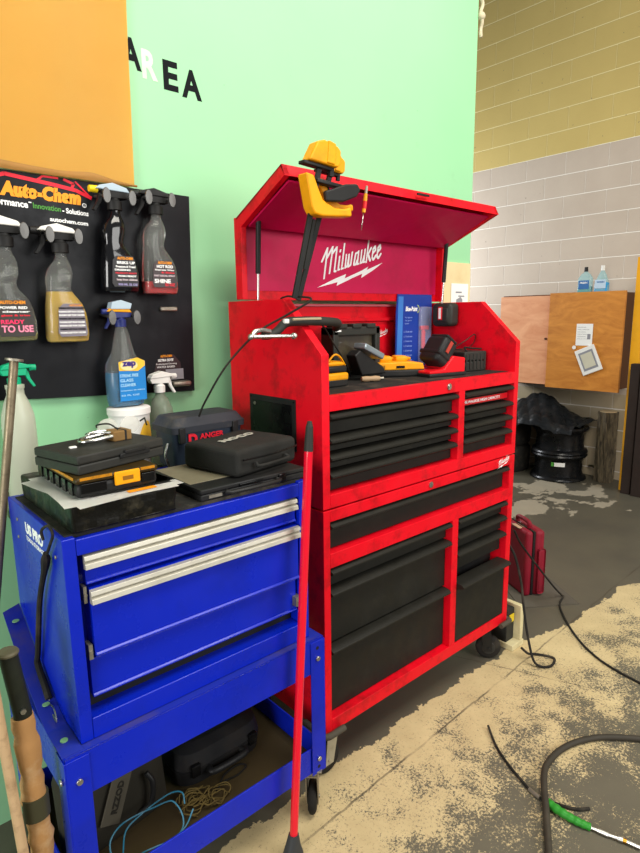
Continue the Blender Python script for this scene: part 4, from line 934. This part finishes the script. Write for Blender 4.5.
# blue blister card
bcd = thing('blister_pack', 'blue hanging card blister pack with a tool inside, leaning at the back', 'package', (.96, .445, WT), 0)
k = MB().prism([(-.112, 0), (.138, 0), (.150, .25), (.147, .345), (-.10, .345), (-.11, .25)], 'y', -.002, .002); k.build('card', mat('blue_card', '#1d3f9e', .35, dirt=.3, dirtcol='#2a2560'), bcd)
MB().prism([(-.108, .01), (-.072, .01), (-.062, .335), (-.096, .335)], 'y', -.004, -.0022).build('card_stripe', mat('sky_blue_stripe', '#3f7fd0', .35), bcd)
MB().text('Blue-Point', width=.085, height=.022, origin=(-.045, -.0024, .268), bold=.04, shear=.2).build('brand_lettering', INKW, bcd)
k = MB()
for i, w_ in enumerate((.055, .05, .03)): k.text('Test light kit', width=w_, height=.008, origin=(-.05, -.0024, .235-.014*i))
for i in range(7): k.text('6 - 24 volts tester', width=.06, height=.009, origin=(-.055, -.0024, .17-.022*i))
k.build('card_lettering', mat('pale_blue_print', '#8fa8e8', .5), bcd)
k = MB(); el = [(.035+.018*math.cos(a), .0, .279+.018*math.sin(a)) for a in [(-1.3+2.6*i/12) for i in range(13)]]
ribbon(k, [(p[0], p[2]) for p in el], .0022, -.0026); k.build('card_swoosh', mat('lime_print', '#c8d860', .5), bcd)
k = MB().box((.065, -.016, .04), (.090, -.004, .18), bevel=.006).box((.055, -.016, .18), (.115, -.004, .20), bevel=.004); k.build('red_tester', INKR, bcd)
MB().box((.045, -.022, .02), (.13, -.0025, .29), bevel=.008).build('clear_blister', mat('clear_blister', '#cdd4ee', .05, alpha=.22), bcd)
# wires behind charger
tag(MB().tube([(.44, .43, WT+.02), (.50, .40, WT+.07), (.56, .41, WT+.09), (.60, .43, WT+.05), (.57, .44, WT+.015), (.65, .42, WT+.03), (.72, .40, WT+.04), (.80, .38, WT+.015)], .0045, n=8).build('charger_cord', RUB, None), 'thick black cord tangled behind the yellow charger', 'cord')
tag(MB().tube([(.20, .31, WT+.235), (.24, .27, WT+.22), (.30, .27, WT+.15), (.38, .28, WT+.06), (.42, .30, WT+.01)], .003, n=6).build('lanyard', RUB, None), 'thin black lanyard draped across the dark glass face', 'cord')

# ------------------------------------------------------------------ partition end: board and paper
cb = MB().box((1.372, WY-.012, 1.55), (1.63, WY, 1.925)); 
tag(cb.build('wooden_board', mat('pale_board', '#e2cfa0', .6, dirt=.3, dirtcol='#b89a68', dscale=5), None), 'pale tan board fixed at the right end of the green wall', 'board')
pp = thing('paper_notice', 'white paper notice with grey tool drawing on the tan board', 'notice', (1.53, WY-.0135, 1.58))
MB().box((-.075, -.0012, 0), (.08, .0, .235)).build('sheet', PAP, pp)
k = MB().prism([(-.03, .06), (.03, .06), (.028, .15), (.01, .165), (-.028, .15)], 'y', -.0022, -.0013).box((-.035, -.0022, .185), (.02, -.0013, .193)).box((-.01, -.0022, .165), (.045, -.0013, .172)); k.build('printed_drawing', mat('grey_print', '#8d8d93', .4), pp)
rp = thing('rope_knot', 'knotted pale cord hanging over the top right edge of green wall', 'rope', (1.652, .62, 3.1))
MB().tube([(-.01, -.03, .16), (.01, -.03, .12), (-.005, -.03, .08), (.010, -.03, .04), (.014, -.02, .01), (.003, -.03, -.03), (-.004, -.03, -.01)], .009, n=8).build('cord', mat('cream_cord', '#c9bda0', .7), rp)
MB().sphere((.004, -.03, .065), .022, (1, .8, .9)).build('knot', mat('cream_cord', '#c9bda0', .7), rp)

# ------------------------------------------------------------------ far wall things
wc = thing('wall_cupboard', 'orange brown plywood wall cupboard with two overlapping doors on the block wall', 'cupboard', (4.75, 1.46, .93))
PLY = NT('orange_plywood'); w_ = PLY.node('ShaderNodeTexWave', wave_type='RINGS'); mp = PLY.node('ShaderNodeMapping'); mp.inputs['Scale'].default_value = (1, 1, 3.2); PLY.l.new(PLY.co.outputs['Object'], mp.inputs[0])
gr = PLY.noise(3, 6, .6, mp.outputs[0], 1.5); PLY.col(PLY.mix(PLY.ramp(gr, [(.3, BW(0)), (.7, BW(1))]), srgb('#b06a1c'), srgb('#d38b34'))); PLY.b.inputs['Roughness'].default_value = .5
PLY2 = NT('pinkish_plywood'); mp = PLY2.node('ShaderNodeMapping'); mp.inputs['Scale'].default_value = (1, 1, 3.2); PLY2.l.new(PLY2.co.outputs['Object'], mp.inputs[0])
gr = PLY2.noise(3, 6, .6, mp.outputs[0], 1.2); PLY2.col(PLY2.mix(PLY2.ramp(gr, [(.3, BW(0)), (.7, BW(1))]), srgb('#d08a5e'), srgb('#e6a87c'))); PLY2.b.inputs['Roughness'].default_value = .55
DKW = mat('dark_cupboard_edge', '#5b3a22', .6)
MB().box((-.30, -.56, .0), (-.002, .64, .905)).build('cupboard_body', DKW, wc)
MB().box((-.325, .075, .01), (-.302, .655, .895)).build('door', PLY2.m, wc, bevel=.002)['label'] = 'pale pinkish plywood door'
MB().box((-.365, -.62, -.01), (-.328, .09, .915)).build('door', PLY.m, wc, bevel=.002)['label'] = 'orange brown plywood door'
MB().cyl((-.335, .13, .47), (-.326, .13, .47), .012, n=12).build('knob', DKW, wc)
FX = 4.75-.366
a_ = thing('paper_sheet', 'white notice sheet taped on the orange cupboard door', 'paper', (FX, 1.185, 1.345))
MB().box((-.0015, -.078, 0), (0, .078, .205)).build('sheet', PAP, a_)
k = MB()
for i in range(6): k.text('notice of work order', width=.08+.03*(i % 2), height=.007, origin=(-.0018, .065, .17-.022*i), xdir=(0, -1, 0))
k.box((-.0022, -.06, .06), (-.0016, -.03, .11)); k.build('printed_lines', mat('grey_print', '#8d8d93', .4), a_)
a_ = thing('paper_tray', 'tilted white tray with grey centre, below the notice sheet', 'tray', (FX-.002, 1.125, 1.21))
RR = Matrix.Rotation(-.42, 4, 'X')
MB().box((-.012, -.098, -.125), (0, .098, .125), bevel=.005).xf(RR).build('tray_body', WHT, a_)
MB().box((-.0135, -.07, -.09), (-.0115, .07, .09)).xf(RR).build('inner_border', mat('grey_print', '#8d8d93', .4), a_)
MB().box((-.015, -.055, -.07), (-.013, .055, .07)).xf(RR).build('inner_sheet', mat('warm_grey_sheet', '#c9c4ae', .5), a_)
tag(MB().cyl((FX-.004, 1.275, 1.325), (FX-.0005, 1.275, 1.325), .018, n=18).build('round_sticker', PAP, None), 'small round white sticker left of the tilted tray', 'sticker')
for i, (y, capm, lab, hh) in enumerate(((1.262, BLKP, 'mouthwash style bottle with black cap and teal liquid on the wall cupboard', .245), (1.105, WHT, 'bottle with white cap and bright blue liquid on the wall cupboard', .25))):
    t = thing('liquid_bottle', lab, 'bottle', (4.50, y, 1.835), 0, 'bottles on the wall cupboard')
    MB().loft([(0, 0, 0, .030, .060, 5), (.006, 0, 0, .034, .066, 5), (.14, 0, 0, .034, .064, 5), (.18, 0, 0, .025, .04, 3), (.20, 0, 0, .014, .016, 2), (.205, 0, 0, .014, .016, 2)] if i == 0 else [(0, 0, 0, .030, .060, 4), (.006, 0, 0, .034, .064, 4), (.05, 0, 0, .034, .058, 4), (.10, 0, 0, .032, .056, 4), (.16, 0, 0, .026, .036, 3), (.20, 0, 0, .014, .016, 2), (.205, 0, 0, .014, .016, 2)]).build('bottle_body', mat('pale_clear_blue', '#a8d6d8', .1, alpha=.45), t)
    MB().box((-.031, -.057, .004), (.031, .057, .065 if i == 0 else .095), bevel=.006).build('liquid', mat('teal_liquid', '#189f98', .15) if i == 0 else mat('bright_blue_liquid', '#2f9fd8', .15), t)
    MB().box((-.0375, -.05, .04), (-.0335, .05, .12)).build('label', mat('blue_bottle_label', '#3f6fa8', .4) if i == 0 else mat('white_blue_label', '#b9cfe0', .4), t)
    MB().text('FRESH' if i == 0 else 'WASH', width=.07, height=.016, origin=(-.038, .035, .09), xdir=(0, -1, 0), bold=.03).build('label_lettering', INKW if i == 0 else mat('blue_bottle_label', '#3f6fa8', .4), t)
    MB().cyl((0, 0, .203), (0, 0, hh), .018, .016, n=16).build('cap', capm, t)
# yellow post, log, beams
tag(MB().box((4.42, .695, 0), (4.47, .775, 2.13), rot=Matrix.Rotation(.0, 3, 'X'), bevel=.002).xf(Matrix.Identity(4)).build('yellow_post', mat('yellow_post_paint', '#e8a61c', .45, dirt=.3, dirtcol='#b07a20'), None, org=(4.445, .735, 0)), 'yellow painted post standing by the cupboard against the block wall', 'post')
lgm = NT('bark'); mp = lgm.node('ShaderNodeMapping'); mp.inputs['Scale'].default_value = (22, 22, 5); lgm.l.new(lgm.co.outputs['Object'], mp.inputs[0])
nn = lgm.noise(1.6, 8, .7, mp.outputs[0], .8); lgm.col(lgm.ramp(nn, [(.35, srgb('#2e271e')), (.65, srgb('#75684f'))])); lgm.b.inputs['Roughness'].default_value = .9; lgm.bump(nn, 1, .02)
lo2 = thing('log', 'upright bark covered log standing on the floor beside the wheels', 'log', (4.62, 1.0, 0))
R_ = []
for i in range(30):
    z = .70*i/29; R_.append([((.084+.007*math.sin(a*9+z*6)+.005*math.sin(a*17+z*21))*math.cos(a), (.084+.007*math.sin(a*9+z*6)+.005*math.sin(a*17+z*21))*math.sin(a), z) for a in [2*PI*j/72 for j in range(72)]])
MB().rings(R_).build('bark', lgm.m, lo2)
MB().lathe([(.001, .70), (.078, .70), (.076, .705), (.001, .705)], n=30).build('cut_face', mat('cut_wood', '#b9a27c', .8), lo2)
tag(MB().box((4.32, .640, 0), (4.40, .722, 1.20), bevel=.006).build('timber_beam', mat('dark_timber', '#2c211b', .7, dirt=.5, dirtcol='#1c1613', dscale=7), None, org=(4.36, .715, 0)), 'dark brown timber beam standing beside the yellow post, left one', 'beam', 'dark timber beams')
tag(MB().box((4.30, .50, 0), (4.40, .625, 1.215), bevel=.006).build('timber_beam', mat('dark_timber', '#2c211b', .7, dirt=.5), None, org=(4.35, .59, 0)), 'dark brown timber beam at the right edge of the photo', 'beam', 'dark timber beams')
# wheels with plastic cover
WX, WYY = 4.47, 1.40
TIRE = mat('black_rim_paint', '#101113', .22, dirt=.2)
for i, (z0, lab) in enumerate(((0.0, 'black steel wheel rim with white and green sticker, lowest in the stack'), (.27, 'black steel wheel rim stacked on the stickered one, under the plastic'))):
    t = thing('wheel_rim', lab, 'wheel', (WX, WYY, z0), 0, 'stacked wheel rims')
    MB().lathe([(.22, .004), (.262, .0), (.27, .01), (.262, .03), (.235, .045), (.225, .10), (.228, .13), (.222, .17), (.235, .215), (.262, .235), (.27, .25), (.262, .266), (.22, .262), (.20, .2), (.19, .1), (.20, .05)], n=56).build('rim', TIRE, t)
    MB().lathe([(.05, .10), (.195, .09), (.197, .12), (.15, .15), (.05, .13)], n=40).build('wheel_disc', TIRE, t)
    if i == 0:
        R_ = []
        for q in range(7):
            a = math.radians(197+q*4); R_.append([(.2385*math.cos(a), .2385*math.sin(a), .155), (.2385*math.cos(a), .2385*math.sin(a), .195)])
        MB().rings(R_, cap=False, close=False).build('sticker', PAP, t)
        R_ = [[(.239*math.cos(math.radians(a)), .239*math.sin(math.radians(a)), z) for z in (.155, .195)] for a in (190, 193, 196)]
        MB().rings(R_, cap=False, close=False).build('sticker_mark', INKG, t)
t = thing('wheel_rim', 'black tyre shape standing behind red chest, left of the rim stack', 'wheel', (4.40, 2.02, 0), 0, 'stacked wheel rims')
t['group'] = 'rims beside the stack'
MB().lathe([(.20, .0), (.27, .0), (.295, .03), (.30, .14), (.295, .25), (.27, .28), (.20, .28), (.19, .14)], n=48).build('rim', RUB, t)
t2 = copy_tree(t); t2.location.z = .285; t2['label'] = 'upper black tyre shape behind red chest, under plastic sheet'
def tarp(u, v):
    x = WX-.33+u*.58; y = 1.13+v*1.12
    r = math.hypot((x-WX)/.30, (y-1.42)/.30)
    z = .548+.006*math.sin(9*y+3*x)
    hump = .17*math.exp(-((y-1.70)**2)/.05-((x-WX)**2)/.06)+.12*math.exp(-((y-1.50)**2)/.03-((x-WX-.03)**2)/.05)+.1*math.exp(-((y-2.05)**2)/.05-((x-WX)**2)/.05)
    z += hump+.03*math.sin(14*y+9*x)*(.3+hump*3)+.016*abs(math.sin(23*y-17*x))+.022*abs(math.sin(31*y+13*x+3*hump))*(.3+2*hump)
    edge = max(0, (x-WX)**2/.1-1)+max(0, -(x-WX+.26))*1.3+max(0, 1.16-y)*.3
    return (x, y, z+.03-edge*.38)
tg = thing('plastic_sheet', 'crumpled black plastic sheet draped over the wheel rims', 'plastic sheet', (WX, 1.6, .6))
sheet(tarp, 60, 90, .004).xf(Matrix.Translation((-WX, -1.6, -.6))).build('sheet', mat('black_sheet_plastic', '#2a2c2e', .25, dirt=.3, dirtcol='#5a5a58'), tg, sharp=70)
tag(MB().tube([(4.73, 1.2, .10), (4.70, 1.14, .105), (4.69, 1.05, .08), (4.68, .98, .08)], .012, n=8).build('wall_pipe', mat('dark_olive', '#4a4632', .7), None), 'short dark pipe low on the block wall behind the log', 'pipe')

# ------------------------------------------------------------------ red case, block under cabinet, mat
rcs = thing('tool_case', 'dusty maroon plastic tool case standing upright on the floor beyond red cabinet', 'case', (1.91, .345, 0), -.5)
MAR = mat('maroon_plastic', '#86162a', .5, dirt=.5, dirtcol='#5a2428', dscale=8)
k = MB().box((-.055, -.128, .0), (-.006, .128, .405), bevel=.02, seg=3); k.build('case_half', MAR, rcs)
k = MB().box((.006, -.128, .0), (.07, .128, .405), bevel=.022, seg=3).box((.02, -.142, .02), (.066, -.13, .30), bevel=.015); k.build('case_half', MAR, rcs)
MB().box((-.007, -.122, .006), (.007, .122, .40)).build('seam', BLKP, rcs)
MB().tube([(.0, -.06, .405), (.0, -.055, .438), (.0, .055, .438), (.0, .06, .405)], .013, n=10, sm=4).build('handle', MAR, rcs)
MB().box((-.06, -.05, .40), (-.02, .03, .405), bevel=.004).build('tan_tag', mat('tan_tape', '#c29a80', .6), rcs)
tag(MB().prism([(2.16, .30), (1.96, .0), (1.67, .20), (1.86, .44)], 'z', 0, .004).build('rubber_mat', mat('grey_mat', '#565046', .8, dirt=.3), None), 'thin dark grey mat lying flat on the floor under the maroon case', 'mat')
for i, (P_, lab) in enumerate(([([(1.16, .05, .02), (1.235, -.02, .04), (1.26, .02, .04), (1.19, .12, .02)], '')],)[0:0]): pass
pj = thing('equipment_box', 'cream and grey box with yellow sticker, on the floor at cabinet corner', 'box', (1.285, .10, 0), .0)
CRM = mat('cream_plastic', '#cfc49a', .55, dirt=.4, dirtcol='#6a6048')
MB().box((-.045, -.10, 0), (.06, .10, .03), bevel=.003).box((.03, -.095, .03), (.058, .10, .215), bevel=.004).build('cream_shell', CRM, pj)
MB().box((-.04, -.06, .03), (.028, .09, .20), bevel=.004).build('dark_block', GREY, pj)
MB().box((-.02, -.064, .13), (.02, -.0595, .17)).build('yellow_sticker', mat('sticker_yellow', '#e3c52c', .5), pj)
sc = thing('aerosol_can', 'grey can with yellow top standing behind the cabinet corner', 'can', (1.33, .30, .0))
MB().lathe([(.001, 0), (.033, 0), (.035, .004), (.035, .48), (.030, .495), (.001, .5)]).build('can_body', mat('grey_can', '#8a8f94', .4, metal=.3), sc)
MB().lathe([(.001, .495), (.026, .495), (.026, .54), (.001, .545)]).build('can_cap', mat('sticker_yellow', '#e3c52c', .5), sc)
tag(MB().tube([(1.215, .03, .56), (1.225, .0, .50), (1.235, -.03, .38), (1.235, -.05, .26), (1.22, -.09, .12), (1.205, -.14, .02), (1.25, -.19, .0065), (1.33, -.17, .006), (1.30, -.10, .008), (1.24, -.085, .03), (1.215, -.06, .06)], .006, n=8).build('air_hose', RUB, None), 'black hose dropping down the right side of the red cabinet', 'hose')
tag(MB().tube([(1.50, .17, .52), (1.60, .17, .40), (1.85, .12, .12), (1.97, .11, .012), (1.97, .10, .006), (1.83, .05, .006), (1.609, -.141, .006), (1.479, -.325, .006), (1.43, -.524, .006), (1.42, -.70, .006)], .0055, n=8).build('power_cable', RUB, None), 'long thin black cable running over the floor to the right edge', 'cable')

# ------------------------------------------------------------------ floor hoses
HZ = .013
tag(MB().tube([(1.25, -.95, HZ), (1.14, -.79, HZ), (1.046, -.665, HZ), (.994, -.606, HZ), (.931, -.551, HZ), (.846, -.507, HZ), (.76, -.486, HZ), (.679, -.486, HZ+.002), (.618, -.499, HZ+.008), (.547, -.533, HZ+.012), (.476, -.576, HZ+.012), (.402, -.621, HZ+.004), (.319, -.67, HZ), (.2, -.74, HZ)], .0115, n=14).build('thick_hose', mat('dark_olive_hose', '#38332b', .6, dirt=.4, dirtcol='#5a5142'), None), 'thick dark brown hose curving across the floor at lower right', 'hose')
ah = thing('air_line', 'thin black air line with green taped joint and brass fittings on the floor', 'air hose', (.5, -.6, 0))
def AH(mb): return mb.xf(Matrix.Translation((-.5, .6, 0)))
AH(MB().tube([(.676, -.226, .012), (.606, -.308, .006), (.553, -.397, .006), (.521, -.469, .006), (.507, -.50, .006)], .0048, n=8)).build('hose_tail', RUB, ah)
AH(MB().tube([(.507, -.50, .006), (.503, -.52, .007), (.499, -.545, .008)], .0078, n=10)).build('hose_ferrule', STEEL, ah)
AH(MB().tube([(.499, -.545, .007), (.505, -.575, .006), (.517, -.59, .006), (.534, -.628, .006), (.553, -.655, .006), (.582, -.678, .006)], .0055, n=8)).build('hose_stub', RUB, ah)
AH(MB().tube([(.494, -.575, .012), (.49, -.593, .016), (.487, -.627, .017), (.492, -.66, .014), (.498, -.69, .013), (.508, -.714, .010)], .013, n=16, sm=10, rf=lambda t: .0155-.004*t+.0008*math.sin(t*47))).build('green_tape', mat('green_tape_wrap', '#2f8a2c', .4, dirt=.4, dirtcol='#1d4a18'), ah)
k = MB()
for a, b_, r in (((.508, -.714), (.514, -.735), .006), ((.514, -.735), (.522, -.765), .008), ((.522, -.765), (.532, -.79), .006), ((.532, -.79), (.537, -.803), .009), ((.54, -.812), (.549, -.85), .007)):
    k.cyl((*a, .0095), (*b_, .0095), r, n=12)
AH(k).build('fitting', CHR, ah)
AH(MB().cyl((.536, -.800, .0095), (.5405, -.813, .0095), .0075, n=12)).build('brass_ring', mat('brass', '#c08a30', .3, metal=.9), ah)
